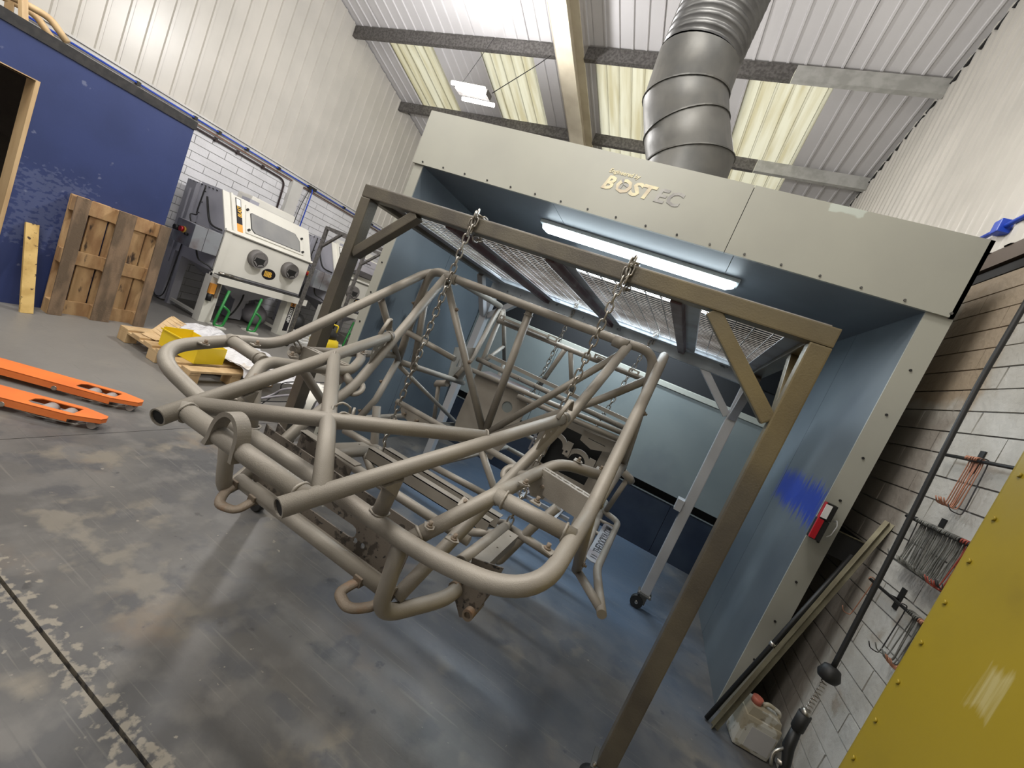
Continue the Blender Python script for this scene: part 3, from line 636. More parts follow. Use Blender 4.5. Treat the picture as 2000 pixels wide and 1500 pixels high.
c4 = chain('rear chain seen through the right windscreen opening', beamloop(aR, FD-h2), cr2); extend(c4, [cr2-V((0, .1, 0)), (-.40, 3.47, 1.02)])
# ================================================================== CHASSIS
CO = V((-.81, 2.1, .65))
CHS = thing('buggy_chassis', 'bare blasted steel tube buggy chassis hanging on chains inside the frame', 'chassis', CO)
nn = V((1, -.01, .01)).normalized(); cc = nn.dot(V((-.807, 1.904, .709)))
def mir(p): p = V(p); return p-2*(nn.dot(p)-cc)*nn
RM = .0235
def tb(name, pts, r=RM, both=False, bd=.0, hollow=0, mt='steel', cap=True):
    P = bend(pts, bd, 8) if bd else [V(p) for p in pts]
    o = B().tube(P, r, 18, hollow=hollow, cap=cap).obj(name, mt, CHS)
    if both: B().tube([mir(p) for p in P], r, 18, hollow=hollow, cap=cap).obj(name, mt, CHS)
    return o
def weld(p, d, r=RM):
    """lumpy weld bead ring"""
    p = V(p); d = V(d).normalized(); u = d.orthogonal().normalized(); v = d.cross(u)
    P = [p+(u*math.cos(2*PI*i/22)+v*math.sin(2*PI*i/22))*(r+.001+random.uniform(-.0015, .002)) for i in range(22)]
    B().tube(P, [.004+random.uniform(-.0008, .0012) for _ in P], 5, closed=True).obj('weld_bead', 'steel', CHS)
stub = V((-.597, .646, 1.077)); Pn = V((-.319, 1.725, 1.37)); Xe = V((-.456, 1.272, 1.252)); rail = lambda t: stub+(Pn-stub)*t
roof = V((-.251, 2.097, 1.776)); fbend = V((-.053, 1.131, 1.159)); fin = V((-.301, 1.109, 1.157)); up_ = V((-.051, 1.424, 1.163)); topn = V((-.076, 2.159, 1.775)); apex = V((-.807, 2.199, 1.03)); RR = V((-.109, 3.203, 1.805))
tb('hood_rail', [stub, Pn], both=True, hollow=.82)
tb('hood_crossbar', [rail(.055), mir(rail(.055))])
tb('hood_diagonal', [rail(.08), mir(Xe)]); 
d1 = [mir(rail(.08)), Xe]; tb('hood_diagonal', d1)
for p, d in ((mir(Xe), Xe-mir(rail(.08))), (Xe, Xe-mir(rail(.08)))): weld(V(p)+(V(p)-V(mir(p) if 0 else p)), d)
xm = (rail(.08)+mir(Xe)+mir(rail(.08))+Xe)/4
for s_ in (1, -1): weld(xm+(Xe-xm).normalized()*.03*s_, Xe-xm); weld(xm+(mir(Xe)-xm).normalized()*.03*s_, mir(Xe)-xm)
for q in (rail(.055), mir(rail(.055))): weld(q+(mir(q)-q).normalized()*.026, mir(q)-q)
# windscreen post from roof to the bottom front corner
botc = V((-.445, 1.06, .738))
tb('windscreen_post', [roof, Pn+V((0, .03, -.02)), (-.38, 1.528, 1.106), (-.40, 1.30, .95), botc], both=True, bd=.05)
for f in (V, mir):
    q_ = f(stub); e_ = (f(Pn)-f(stub)).normalized(); B().tube([q_+e_*.004, q_+e_*.010], .0192, 16).obj('bore_shade_disc', 'black', CHS)  # black disc painting the shade inside the open tube end
weld(Pn+(stub-Pn).normalized()*.03, Pn-stub); weld(mir(Pn+(stub-Pn).normalized()*.03), mir(Pn)-mir(stub))
# A hoop: roof header with bent legs
leg = [(-.035, 2.24, 1.18), (-.056, 2.2, 1.38), (-.085, 2.16, 1.62), (-.15, 2.13, 1.795), (-.30, 2.10, 1.785)]
hoop = [V(p) for p in leg]+[mir(p) for p in leg[::-1]]
tb('roof_hoop', [hoop[0], hoop[1], hoop[2], V((-.118, 2.13, 1.80)), hoop[4], hoop[5], mir((-.118, 2.13, 1.80)), hoop[7], hoop[8], hoop[9]], bd=[0, .05, .05, .13, .03, .03, .13, .05, .05, 0])
for s_ in (0, 1):
    f = mir if s_ else V
    B().cyl(f(roof), f(roof+V((-.075, .005, .004))), .031, 16).obj('gusset_sleeve', 'steel', CHS)
tb('centre_brace', [(-.815, 2.125, 1.765), apex], .022); weld((-.8148, 2.13, 1.738), (0, .1, -1), .022)
tb('apex_brace', [roof+V((.0, .02, -.02)), apex+V((.02, 0, 0))], .019, both=False)
tb('apex_brace', [mir(roof)+V((.0, .02, -.02)), apex-V((.02, 0, 0))], .022)
tb('shoulder_brace', [V((-.105, 2.17, 1.66)), V((-.29, 2.17, 1.46)), apex+V((.05, 0, .0))], .021, bd=.08)
tb('shoulder_brace', [mir((-.105, 2.17, 1.66)), mir((-.15, 2.26, 1.18))], .021)
# outer rail: fender side -> windscreen side -> roof rail
hy = .945
hoopR = [V((-.815, .952, .984)), V((-.50, .945, .987)), V((-.30, .93, 1.00)), V((-.05, .86, 1.075)), fbend, up_, topn, V((-.085, 2.35, 1.825)), RR]
HP = [hoopR[0], V((-.36, .93, .992)), V((-.06, .865, 1.09)), fbend+V((0, .03, .0)), V((-.052, 1.34, 1.163)), topn, V((-.084, 2.36, 1.822)), RR]
hb = [0, .12, .17, .05, .09, .09, .06, 0]
Pr = bend(HP, hb, 10); full = [mir(p) for p in Pr[::-1]][:-1]+Pr
B().tube(full, RM+.001, 20).obj('outer_hoop', 'steel', CHS)
weld(up_+(topn-up_)*.03, topn-up_, RM+.001); weld(mir(up_+(topn-up_)*.03), mir(topn)-mir(up_), RM+.001)
# fender inner rail and cross tube
inr = [V((-.425, .95, .992)), fin, V((-.299, 1.557, 1.15))]
tb('fender_rail', [inr[0], inr[1], inr[2], V((-.25, 1.66, 1.20)), V((-.06, 1.86, 1.19))], both=True, bd=[0, .05, .05, .09, 0])
tb('fender_crosstube', [fin, fbend], both=True)
for f in (V, mir):
    weld(f(fin+V((.03, .003, 0))), f(fbend)-f(fin)); weld(f(fbend+V((-.03, 0, 0))), f(fbend)-f(fin)); weld(f(inr[0]+(fin-inr[0]).normalized()*.028), f(fin)-f(inr[0]))
# slotted fender plate
def slot(c, u, v, L, W):
    c = V(c); u = V(u).normalized(); v = V(v).normalized(); P = []
    for i in range(6): a = -PI/2+PI*i/5; P.append(c+u*(L/2-W/2+math.cos(a)*W/2)+v*math.sin(a)*W/2)
    for i in range(6): a = PI/2+PI*i/5; P.append(c+u*(-(L/2-W/2)+math.cos(a)*W/2)+v*math.sin(a)*W/2)
    return P
def fenderplate(f):
    a = V((-.285, 1.53, 1.172)); c = V((-.075, 1.46, 1.178)); dn = V((0, .0, -.085)); u = (c-a).normalized(); w = V((0, .034, .005))
    b = B(); b.prism([f(a), f(c), f(c+dn), f(a+dn)], f(a+V((0, .003, 0)))-f(a)); b.obj('fender_plate', 'steel', CHS)
    b = B(); L = (c-a).length; outer = [f(a), f(c), f(c+w), f(a+w)]
    hol = [[f(q) for q in slot(a+u*(L*(i+.6)/7.2)+w*.5, u+w*7*(1 if i % 2 else -1)*.6, w-u*.02, .027, .010)] for i in range(7)]
    b.holed(outer, hol, (0, 0, .003)); b.obj('slotted_strip', 'steel', CHS)
    b = B(); ce_ = a+V((.03, -.006, -.055)); b.holed([f(a+V((-.02, -.004, -.01))), f(a+V((.07, -.006, -.04))), f(a+V((.05, -.006, -.10))), f(a+V((0, -.006, -.11))), f(a+V((-.03, -.004, -.07)))], [[f(q) for q in circ(ce_, .010, (1, 0, 0), (0, 0, 1))]], (0, -.003, 0)); b.obj('tab', 'steel', CHS)
    B().cyl(f(ce_+V((0, -.012, 0))), f(ce_+V((0, .01, 0))), .0075, 8).obj('bolt', 'rust', CHS)
for f in (V, mir): fenderplate(f)
# stubs rail -> hoop with gussets
for f in (V, mir):
    a = rail(.262)+V((0, 0, -.02)); c = V((-.542, .948, .99)); B().tube([f(a), f(c)], RM-.001, 16).obj('hood_strut', 'steel', CHS)
    q = f(a); dr = f(rail(1))-f(rail(0)); dr.normalize(); B().prism([q+V((.024, 0, -.001)), q+V((.024, 0, -.001))+dr*-.055+V((0, 0, -.0)), q+V((.024, 0, -.05))], (-.048, 0, 0)).obj('gusset', 'steel', CHS)
    weld(f(c+V((0, 0, .022))), (0, 0, 1))
# front vertical bends and bottom cross member
for f in (V, mir):
    P = bend([V((-.445, .945, .985)), V((-.452, 1.0, .705)), V((-.34, 1.19, .735)), V((-.335, 1.26, .74))], .075, 8); B().tube([f(p) for p in P], RM+.001, 18).obj('front_upright', 'steel', CHS)
tb('bottom_crossmember', [mir((-.45, 1.045, .752)), (-.45, 1.045, .752)], .024)
B().tube([(-.345, 1.25, .745), (-.33, 1.55, .745)], .02, 14).obj('lower_spar', 'rust', CHS); B().tube([mir((-.345, 1.25, .745)), mir((-.33, 1.55, .745))], .02, 14).obj('lower_spar', 'rust', CHS)
# shock tower lugs
for f in (V, mir):
    b = B(); o_ = [V((-.345, 1.27, .83)), V((-.23, 1.27, .86)), V((-.235, 1.27, .75)), V((-.25, 1.27, .675)), V((-.29, 1.27, .655)), V((-.33, 1.27, .70))]
    b.holed([f(q) for q in o_], [[f(q) for q in circ((-.27, 1.27, .695), .011, (1, 0, 0), (0, 0, 1))]], (0, .006, 0)); b.obj('suspension_lug', 'steeldark', CHS)
    b = B(); b.holed([f(q+V((0, .055, 0))) for q in o_], [[f(q+V((0, .055, 0))) for q in circ((-.27, 1.27, .695), .011, (1, 0, 0), (0, 0, 1))]], (0, .006, 0)); b.obj('suspension_lug', 'steeldark', CHS)
    B().tube([f((-.262, 1.245, .695)), f((-.262, 1.34, .695))], .020, 16, hollow=.6).obj('bush_sleeve', 'rust', CHS)
# tow loops on the bottom cross member
for f in (V, mir):
    P = [(-.565, 1.035, .735), (-.575, .975, .722), (-.555, .955, .718), (-.515, .95, .718), (-.475, .99, .728), (-.465, 1.035, .742)]
    B().tube([f(p) for p in cat(P, 5)], .011, 10, flat=1.5).obj('tow_loop', 'rust', CHS)
    for q in P[0], P[-1]: B().box(tuple(f(q)-V((.016, .02, .012))), tuple(f(q)+V((.016, .016, .02))), bev=.004).obj('tow_loop_pad', 'rust', CHS)
# skid plate under the hoop with slot and holes
fx = lambda x, z: V((x, 1.085, z))
out = [fx(-1.17, .955), fx(-.47, .955), fx(-.475, .76), fx(-.50, .745), fx(-1.13, .735), fx(-1.165, .76)]
hl = [slot(fx(-.80, .812), (1, 0, .02), (0, 0, 1), .26, .042), circ(fx(-.664, .795), .009, (1, 0, 0), (0, 0, 1)), circ(fx(-.632, .795), .009, (1, 0, 0), (0, 0, 1)), circ(fx(-.95, .86), .02, (1, 0, 0), (0, 0, 1))]
B().holed(out, hl, (0, .005, 0)).obj('front_plate', 'steeldark', CHS)
B().box((-1.13, 1.062, .752), (-.50, 1.086, .757)).obj('plate_flange', 'steel', CHS)
# radiator box behind
B().prism([(-1.13, 1.20, .95), (-.86, 1.20, .93), (-.86, 1.20, .83), (-1.13, 1.20, .85)], (0, .005, 0)).obj('radiator_bracket', 'steeldark', CHS)
B().box((-1.14, 1.20, .945), (-.85, 1.235, .95)).obj('radiator_bracket', 'steel', CHS)
# A shaped loop bracket on hood cross bar
c0 = V((-.862, .70, 1.083))
arch = lambda rx, rz, yy: [V((c0.x+math.cos(a)*rx, yy, c0.z+.005+abs(math.sin(a))**.8*rz)) for a in [PI*i/26 for i in range(27)]]
ou = arch(.052, .082, .682); inn_ = arch(.040, .070, .682)
B().prism([V((c0.x+.056, .682, c0.z-.02))]+ou+[V((c0.x-.062, .682, c0.z-.02)), V((c0.x-.046, .682, c0.z-.02))]+inn_[::-1]+[V((c0.x+.044, .682, c0.z-.02))], (0, .036, 0)).obj('lift_eye', 'steel', CHS)
# frame rails with drilled flange, open front ends
for f in (V, mir):
    B().tube([f((-.385, 1.345, .775)), f((-.395, 1.84, .745))], .027, 18, hollow=.85).obj('frame_rail', 'steel', CHS)
    b = B(); a = V((-.36, 1.36, .79)); c = V((-.37, 1.82, .76)); w = V((.052, 0, 0))
    b.holed([f(a), f(c), f(c+w), f(a+w)], [[f(q) for q in circ(a+(c-a)*k_+w*.6, .005, (1, 0, 0), (0, 1, 0), 8)] for k_ in (.12, .5, .88)], (0, 0, -.004)); b.obj('rail_flange', 'steel', CHS)
    B().prism([f(a+w), f(c+w), f(c+w-V((0, 0, .05))), f(a+w-V((0, 0, .05)))], f(a+V((.004, 0, 0)))-f(a)).obj('rail_flange', 'steel', CHS)
    B().tube([f(p) for p in bend([(-.395, 1.83, .745), (-.40, 1.93, .735), (-.52, 1.97, .66)], .07)], RM, 16).obj('rail_end_bend', 'steel', CHS)
    B().tube([f(p) for p in bend([(-.45, 1.93, .62), (-.375, 1.93, .53), (-.285, 1.935, .79), (-.22, 1.95, .93)], .035)], RM, 16).obj('coil_hoop', 'steel', CHS)
    B().tube([f((-.395, 1.75, .75)), f((-.52, 1.70, .70))], .019, 14).obj('rail_strut', 'steel', CHS)
# transverse channels and tubes in the floor
for (yy, zz, w) in ((1.72, .73, .045), (1.86, .71, .05)):
    b = B(); b.box((-1.18, yy, zz), (-.44, yy+.004, zz+.06)); b.box((-1.18, yy, zz+.056), (-.44, yy+w, zz+.06)); b.box((-1.18, yy, zz), (-.44, yy+w, zz+.004)); b.obj('floor_channel', 'steel', CHS)
tb('floor_crosstube', [(-1.02, 2.10, .72), (-.60, 2.145, .72)], .019); tb('floor_crosstube', [(-1.2, 1.46, .80), (-.42, 1.46, .80)], .02)
tb('tunnel_post', [apex+V((0, 0, -.09)), (-.633, 2.2, .766), (-.56, 2.2, .68)], .021); tb('tunnel_tie', [(-.80, 2.20, .94), (-.60, 2.21, .935), (-.38, 2.12, .93)], .019)
tb('dash_bar', [(-1.56, 2.2, 1.36), (-1.17, 2.2, 1.335)], .018); 
tb('dash_bar', [(-1.44, 2.2, .93), (-1.02, 2.2, .925), (-.83, 2.2, .92)], .019)
b = B(); b.holed([(-1.40, 2.185, .92), (-1.16, 2.185, .915), (-1.17, 2.185, .86), (-1.25, 2.185, .845), (-1.36, 2.185, .87)], [circ((-1.34, 2.185, .895), .008, (1, 0, 0), (0, 0, 1), 10), circ((-1.24, 2.185, .885), .008, (1, 0, 0), (0, 0, 1), 10)], (0, .004, 0)); b.obj('pedal_bracket', 'steel', CHS)
for x in (-1.34, -1.24): B().cyl((x, 2.16, .89), (x, 2.19, .89), .009, 10).obj('bolt', 'rust', CHS)
# door frame, hoop legs down to the sill
nd = V((-.04, 2.24, 1.17)); sill0 = V((-.02, 1.93, .715)); 
for f in (V, mir):
    B().tube([f(p) for p in (V((-.035, 2.24, 1.19)), V((-.12, 2.05, .93)), V((-.10, 1.94, .73)))], .021, 16).obj('hinge_post', 'steel', CHS)
    B().tube([f(V((-.04, 2.24, 1.17))), f(V((-.10, 3.10, 1.085)))], .021, 14).obj('door_bar', 'steel', CHS)
    B().tube([f(V((-.05, 2.26, 1.14))), f(V((-.085, 3.38, .66)))], .016, 12).obj('door_diagonal', 'steel', CHS)
    B().tube([f(V((-.035, 2.22, 1.21))), f(V((-.052, 1.43, 1.15)))], .021, 14).obj('cowl_side_tube', 'steel', CHS)
    B().tube([f(V((-.064, 1.863, 1.512))), f(nd)], .021, 14).obj('cowl_brace', 'steel', CHS)
    B().tube([f(sill0), f(V((-.055, 3.40, .66)))], RM, 16).obj('sill_tube', 'steel', CHS)
    B().tube([f(V((-.052, 1.43, 1.14))), f(sill0)], RM-.001, 16).obj('fender_strut', 'steel', CHS)
    B().tube([f(V((-.09, 1.915, .72))), f(V((-.39, 1.93, .72)))], .021, 14).obj('sill_outrigger', 'steel', CHS)
    # rear pillars
    B().tube([f(RR), f(V((-.085, 3.12, 1.30))), f(V((-.09, 2.96, 1.13)))], .021, 14).obj('main_hoop_leg', 'steel', CHS)
    B().tube([f(RR+V((-.03, .02, -.03))), f(V((-.10, 3.29, 1.29))), f(V((-.10, 3.33, 1.05))), f(V((-.09, 3.38, .68)))], .021, 14).obj('rear_leg', 'steel', CHS)
    B().tube([f(RR+V((-.02, .05, -.02))), f(V((-.16, 3.62, 1.36)))], .019, 14).obj('rear_stay', 'steel', CHS); B().tube([f(V((-.12, 3.28, 1.30))), f(V((-.15, 3.50, 1.50)))], .017, 12).obj('stay_tie', 'steel', CHS)
    B().tube([f(V((-.16, 3.62, 1.36))), f(V((-.16, 3.66, .80)))], .019, 14).obj('rear_stay', 'steel', CHS)
    # slider: side step
    st_ = bend([(-.02, 1.935, .715), (.13, 1.735, .715)], .05); B().tube([f(p) for p in st_], .0195, 16).obj('slider_front_stay', 'steel', CHS)
    st_ = bend([(-.03, 3.02, .70), (.085, 2.93, .71), (.062, 2.06, .715), (.098, 1.89, .715), (.142, 1.70, .715)], [0, .07, .06, .05, 0]); B().tube([f(p) for p in st_], .0205, 18).obj('side_slider', 'steel', CHS)
    for yy in (2.25, 2.55, 2.80): B().tube([f((-.03, yy, .70)), f((.066, yy, .705))], .012, 10).obj('slider_stay', 'steel', CHS)
# name plate cut into the slider
pl0 = V((.018, 2.12, .722)); L_ = .60
npo = B(); oo = []
for i in range(9): a = PI+PI*i/8; oo.append(V((.024+math.cos(a)*.036, 2.12+math.sin(a)*.036, .724)))
for i in range(9): a = PI*i/8; oo.append(V((.040+math.cos(a)*.036, 2.70+math.sin(a)*.036, .724)))
hh = [circ((.026, 2.135, .724), .018, (1, 0, 0), (0, 1, 0), 10, .008), circ((.027, 2.165, .724), .018, (1, 0, 0), (0, 1, 0), 10, .008), circ((.038, 2.665, .724), .018, (1, 0, 0), (0, 1, 0), 10, .008), circ((.039, 2.695, .724), .018, (1, 0, 0), (0, 1, 0), 10, .008)]
np_ = npo.holed(oo, hh, (0, 0, -.004)).obj('name_plate', 'ledge', CHS)
text('lettering', 'THEDOCKYA.COM', .066, 'label', np_, (.054, 2.215, .7245), (.03, 1, 0), (-1, .03, 0), .0006, 0, .0008, .92, sx=.88)
# rear body
tb('rear_header', [RR+V((-.03, 0, -.12)), mir(RR+V((-.03, 0, -.12)))], .021)
for (a, c) in ((-1.40, -.98), (-.55, -.42)):
    B().box((a, 3.135, 1.695), (c, 3.19, 1.712)).obj('header_plate', 'steel', CHS)
for (a, c) in ((-1.44, -1.39), (-.99, -.90), (-.58, -.48), (-.30, -.22)):
    B().holed([(a, 3.16, 1.685), (c, 3.16, 1.685), (c, 3.16, 1.725), (a, 3.16, 1.725)], [slot(((a+c)/2, 3.16, 1.706), (1, 0, 0), (0, 0, 1), (c-a)*.7, .02)], (0, .004, 0)).obj('belt_tab', 'steel', CHS)
tb('header_brace', [(-.823, 3.2, 1.66), (-.955, 3.40, 1.28)], .02); tb('header_brace', [(-.77, 3.2, 1.66), (-.66, 3.40, 1.34)], .02)
tb('seat_bar', [(-1.50, 3.19, 1.30), (-.10, 3.19, 1.295)], .021); tb('seat_bar', [(-1.46, 3.0, 1.215), (-.13, 3.0, 1.275)], .019); tb('seat_bar', [(-.96, 2.98, 1.19), (-.12, 3.0, 1.225)], .021)
B().bar((-1.46, 3.30, 1.36), (-.10, 3.30, 1.345), .03, .03).obj('square_bar', 'steel', CHS)
B().holed([(-1.375, 3.02, 1.205), (-.93, 3.02, 1.215), (-.86, 3.02, 1.14), (-.90, 3.02, .82), (-.97, 3.02, .63), (-1.36, 3.02, .63), (-1.385, 3.02, .80)], [circ((-1.02, 3.02, 1.07), .045, (1, 0, 0), (0, 0, 1), 18)], (0, .006, 0)).obj('bulkhead_plate', 'steel', CHS)
B().cyl((-1.02, 3.026, 1.07), (-1.02, 3.030, 1.07), .05, 18).obj('cover_disc', 'boothback', CHS)
B().prism([(-1.39, 3.02, 1.21), (-.93, 3.02, 1.22), (-.93, 3.16, 1.26), (-1.33, 3.16, 1.25)], (0, 0, .004)).obj('bulkhead_shelf', 'ledge', CHS)
# right rear bulkhead with gearbox mounts
B().holed([(-.72, 3.1, 1.20), (-.12, 3.1, 1.22), (-.14, 3.1, .66), (-.72, 3.1, .66)], [[V((-.60, 3.1, 1.12)), V((-.22, 3.1, 1.12)), V((-.24, 3.1, .78)), V((-.62, 3.1, .78))]], (0, .006, 0)).obj('rear_bulkhead', 'steel', CHS)
B().box((-.66, 3.18, .70), (-.18, 3.19, 1.14)).obj('rear_bulkhead', 'darkmetal', CHS)
for (a, c) in ((-.56, 1.02), (-.36, .98)):
    P = [(a+math.cos(q)*.10, 3.06, c-.06+math.sin(q)*.10) for q in [PI*i/10 for i in range(11)]]+[(a+math.cos(q)*.065, 3.06, c-.06+math.sin(q)*.065) for q in [PI-PI*i/10 for i in range(11)]]
    B().prism([V(p) for p in P], (0, .02, 0)).obj('gearbox_mount', 'steel', CHS)
    B().holed([V((a+.08, 3.05, c-.09)), V((a+.13, 3.05, c-.09)), V((a+.13, 3.05, c+.02)), V((a+.08, 3.05, c+.02))], [circ((a+.105, 3.05, c-.06), .01, (1, 0, 0), (0, 0, 1), 10)], (0, .005, 0)).obj('gearbox_mount', 'steel', CHS)
b = B(); b.holed([(-.40, 3.04, 1.17), (-.16, 3.04, 1.19), (-.17, 3.04, 1.10), (-.30, 3.04, 1.06), (-.40, 3.04, 1.09)], [slot((-.28, 3.04, 1.13), (1, 0, 0), (0, 0, 1), .14, .012)], (0, .005, 0)); b.obj('shifter_bracket', 'steel', CHS)
for i in range(5): B().bar((-.74, 3.14, 1.12-.06*i), (-.62, 3.14, 1.13-.06*i), .012, .012).obj('ladder_rung', 'ledge', CHS)
B().bar((-.75, 3.14, .82), (-.74, 3.14, 1.16), .014, .014).obj('ladder_rail', 'ledge', CHS); B().bar((-.62, 3.14, .82), (-.60, 3.14, 1.16), .014, .014).obj('ladder_rail', 'ledge', CHS)
tb('tail_tube', [(-1.48, 3.40, .68), (-.12, 3.40, .67)], .02); tb('tail_tube', [(-1.45, 3.64, .80), (-.16, 3.64, .80)], .02); tb('tunnel_tube', [(-1.0, 2.15, .72), (-1.0, 3.40, .68)], .016); tb('tunnel_tube', [(-.62, 2.15, .72), (-.62, 3.40, .68)], .016)
for yy in (2.45, 2.6, 2.75): B().bar((-.60, yy, .66), (-.20, yy+.02, .66), .022, .022).obj('seat_mount_bar', 'ledge', CHS)
B().bar((-.52, 2.40, .67), (-.52, 2.82, .67), .022, .022).obj('seat_mount_bar', 'ledge', CHS); B().bar((-.27, 2.40, .67), (-.27, 2.82, .67), .022, .022).obj('seat_mount_bar', 'ledge', CHS)
# side louvre plates at the rear right and left
for f in (V, mir):
    pA, pB, pC, pD = V((-.072, 2.45, 1.38)), V((-.078, 3.05, 1.52)), V((-.082, 3.10, 1.12)), V((-.070, 2.75, 1.10))
    tri = [[f(V((-.0765, 2.92+.05*i, 1.21))), f(V((-.0765, 2.95+.05*i, 1.21))), f(V((-.0765, 2.935+.05*i, 1.28)))] for i in range(3)]
    B().holed([f(V((-.0765, 2.80, 1.36))), f(V((-.0765, 3.14, 1.40))), f(V((-.0765, 3.12, 1.10))), f(V((-.0765, 2.86, 1.12)))], tri, f(V((.004, 0, 0)))-f(V((0, 0, 0)))).obj('side_gusset', 'steel', CHS)
    B().tube([f((-.07, 2.90, 1.06)), f((.03, 2.93, 1.02)), f((.045, 2.95, 1.0))], .028, 16).obj('tank_stub', 'steel', CHS)
    B().tube([f((.02, 2.93, 1.02)), f((-.02, 3.0, .72))], .018, 12).obj('side_stay', 'steel', CHS)
# bolts and tabs on the tubes
def tabbolt(p, n_, axis=(0, 0, 1), s=1.):
    p = V(p); n_ = V(n_).normalized(); a = V(axis).normalized(); u = n_.cross(a).normalized()
    poly = [p-u*.016*s-a*.014, p+u*.016*s-a*.014, p+u*.013*s+a*.014, p+a*.024, p-u*.013*s+a*.014]
    o = B().prism(poly, n_*.004).obj('tab', 'steel', CHS); B().cyl(p+n_*.003+a*.006, p+n_*.020+a*.006, .0058, 8).obj('bolt', 'rust', o); B().cyl(p+n_*.004+a*.006, p+n_*.009+a*.006, .010, 6).obj('nut', 'rust', o)
for f in (V, mir):
    for (p, n_, a) in (((-.395, .965, 1.045), (0, 0, 1), (.5, -1, 0)), ((-.335, 1.0, 1.03), (0, 0, 1), (1, 0, 0)), ((-.09, 1.02, 1.135), (0, 0, 1), (-1, .2, 0)), ((-.36, 1.06, 1.11), (-.3, -.6, .7), (1, 0, 0)), ((-.27, 1.25, 1.18), (0, 0, 1), (1, 0, 0)), ((-.19, 1.14, 1.185), (0, 0, 1), (0, 1, 0)), ((-.20, 1.72, 1.225), (0, -.2, 1), (1, 0, 0)), ((-.11, 1.82, 1.215), (0, -.2, 1), (1, 0, 0))):
        p = V(p); n_ = V(n_).normalized(); q = f(p); nq = (f(p+n_)-q).normalized(); aq = (f(p+V(a))-q).normalized(); tabbolt(q, nq, aq)
for (p, d) in ((mir((-.077, 2.17, 1.56)), (-1, -.3, 0)), (mir((-.058, 2.2, 1.38)), (1, -.2, .2)), ((-1.27, 2.14, 1.606), (1, -.3, .3)), ((-1.076, 2.167, 1.354), (1, -.3, .3)), (mir((-.09, 2.12, 1.03)), (-1, -.2, 0)), (mir((-.11, 2.0, .84)), (-1, -.2, 0)), ((-1.2, 3.19, 1.30), (0, -1, 0)), ((-.088, 3.05, 1.22), (1, 0, 0)), ((-.071, 2.18, 1.50), (1, -.3, 0)), ((-.026, 1.83, .80), (1, -.2, 0))):
    p = V(p); d = V(d).normalized(); B().cyl(p, p+d*.04, .006, 8).cyl(p+d*.022, p+d*.030, .012, 6).obj('stud_bolt', 'rust', CHS)
for i in range(9):
    B().cyl((-1.35+i*.14, 3.165, 1.30), (-1.35+i*.14, 3.15, 1.30), .006, 8).obj('bolt', 'steeldark', CHS)
# triangular lift tabs and drilled plates at the hood rail ends
for f in (V, mir):
    q = rail(.965)+V((0, 0, .024)); dr = (Pn-stub).normalized()
    B().tube([f(p) for p in (q-dr*.065+V((.012, 0, -.004)), q-dr*.02+V((.012, 0, .065)), q+V((.012, 0, .066)), q+dr*.02+V((.012, 0, .02)))], .006, 8, flat=1.8).obj('lift_tab', 'steel', CHS)
    q = rail(.93)+V((0, 0, -.024)); b = B(); A_ = [q+dr*.05, q-dr*.055, q-dr*.06+V((0, 0, -.028)), q-dr*.075+V((0, .02, -.10))]
    b.holed([f(x) for x in (A_[0], A_[1], A_[2], A_[3], q+dr*.02+V((0, 0, -.06)))], [[f(x) for x in circ(q-dr*.045+V((0, 0, -.035)), .010, (0, 0, 1), dr, 10)], [f(x) for x in circ(q-dr*.005+V((0, 0, -.022)), .006, (0, 0, 1), dr, 8)]], f(V((.004, 0, 0)))-f(V((0, 0, 0)))); b.obj('drilled_gusset', 'steel', CHS)
for f in (V, mir):
    c = V((-.385, 1.53, 1.10)); B().tube([f(x) for x in circ(c, .036, (1, 0, .1), (0, .7, .7), 18)], .007, 6, closed=True, flat=2).obj('post_collar', 'steel', CHS)
    B().tube([f((-.375, 1.53, 1.10)), f((-.30, 1.52, 1.14))], .020, 14).obj('collar_stub', 'steel', CHS)
# ================================================================== SECOND RACK
R2 = thing('small_rack_frame', 'thin dark steel rack frame on castors beyond the hanging frame', 'frame', (-4.6, 5.4, 0))
def r2(n_, a, b_, w=.045, up=(0, 0, 1)): B().bar(a, b_, w, w, up).obj(n_, 'purlin', R2)
for (x, y) in ((-5.62, 4.98), (-3.4, 4.98), (-5.62, 5.9), (-3.4, 5.9)):
    r2('post', (x, y, .12), (x, y, 2.0)); cs = B().box((x-.04, y-.04, .11), (x+.04, y+.04, .12)).box((x-.02, y-.022, .045), (x+.02, y-.018, .11)).obj('caster', 'zinc', R2); B().cyl((x, y-.017, .045), (x, y+.017, .045), .045, 16).obj('wheel', 'rubber', cs)
for y in (4.98, 5.9): r2('top_beam', (-5.64, y, 2.02), (-3.38, y, 2.02)); r2('brace', (-5.60, y, 1.72), (-5.30, y, 2.0), .035, (0, 1, 0))
for x in (-5.62, -3.4): r2('top_beam', (x, 5.0, 2.02), (x, 5.88, 2.02))
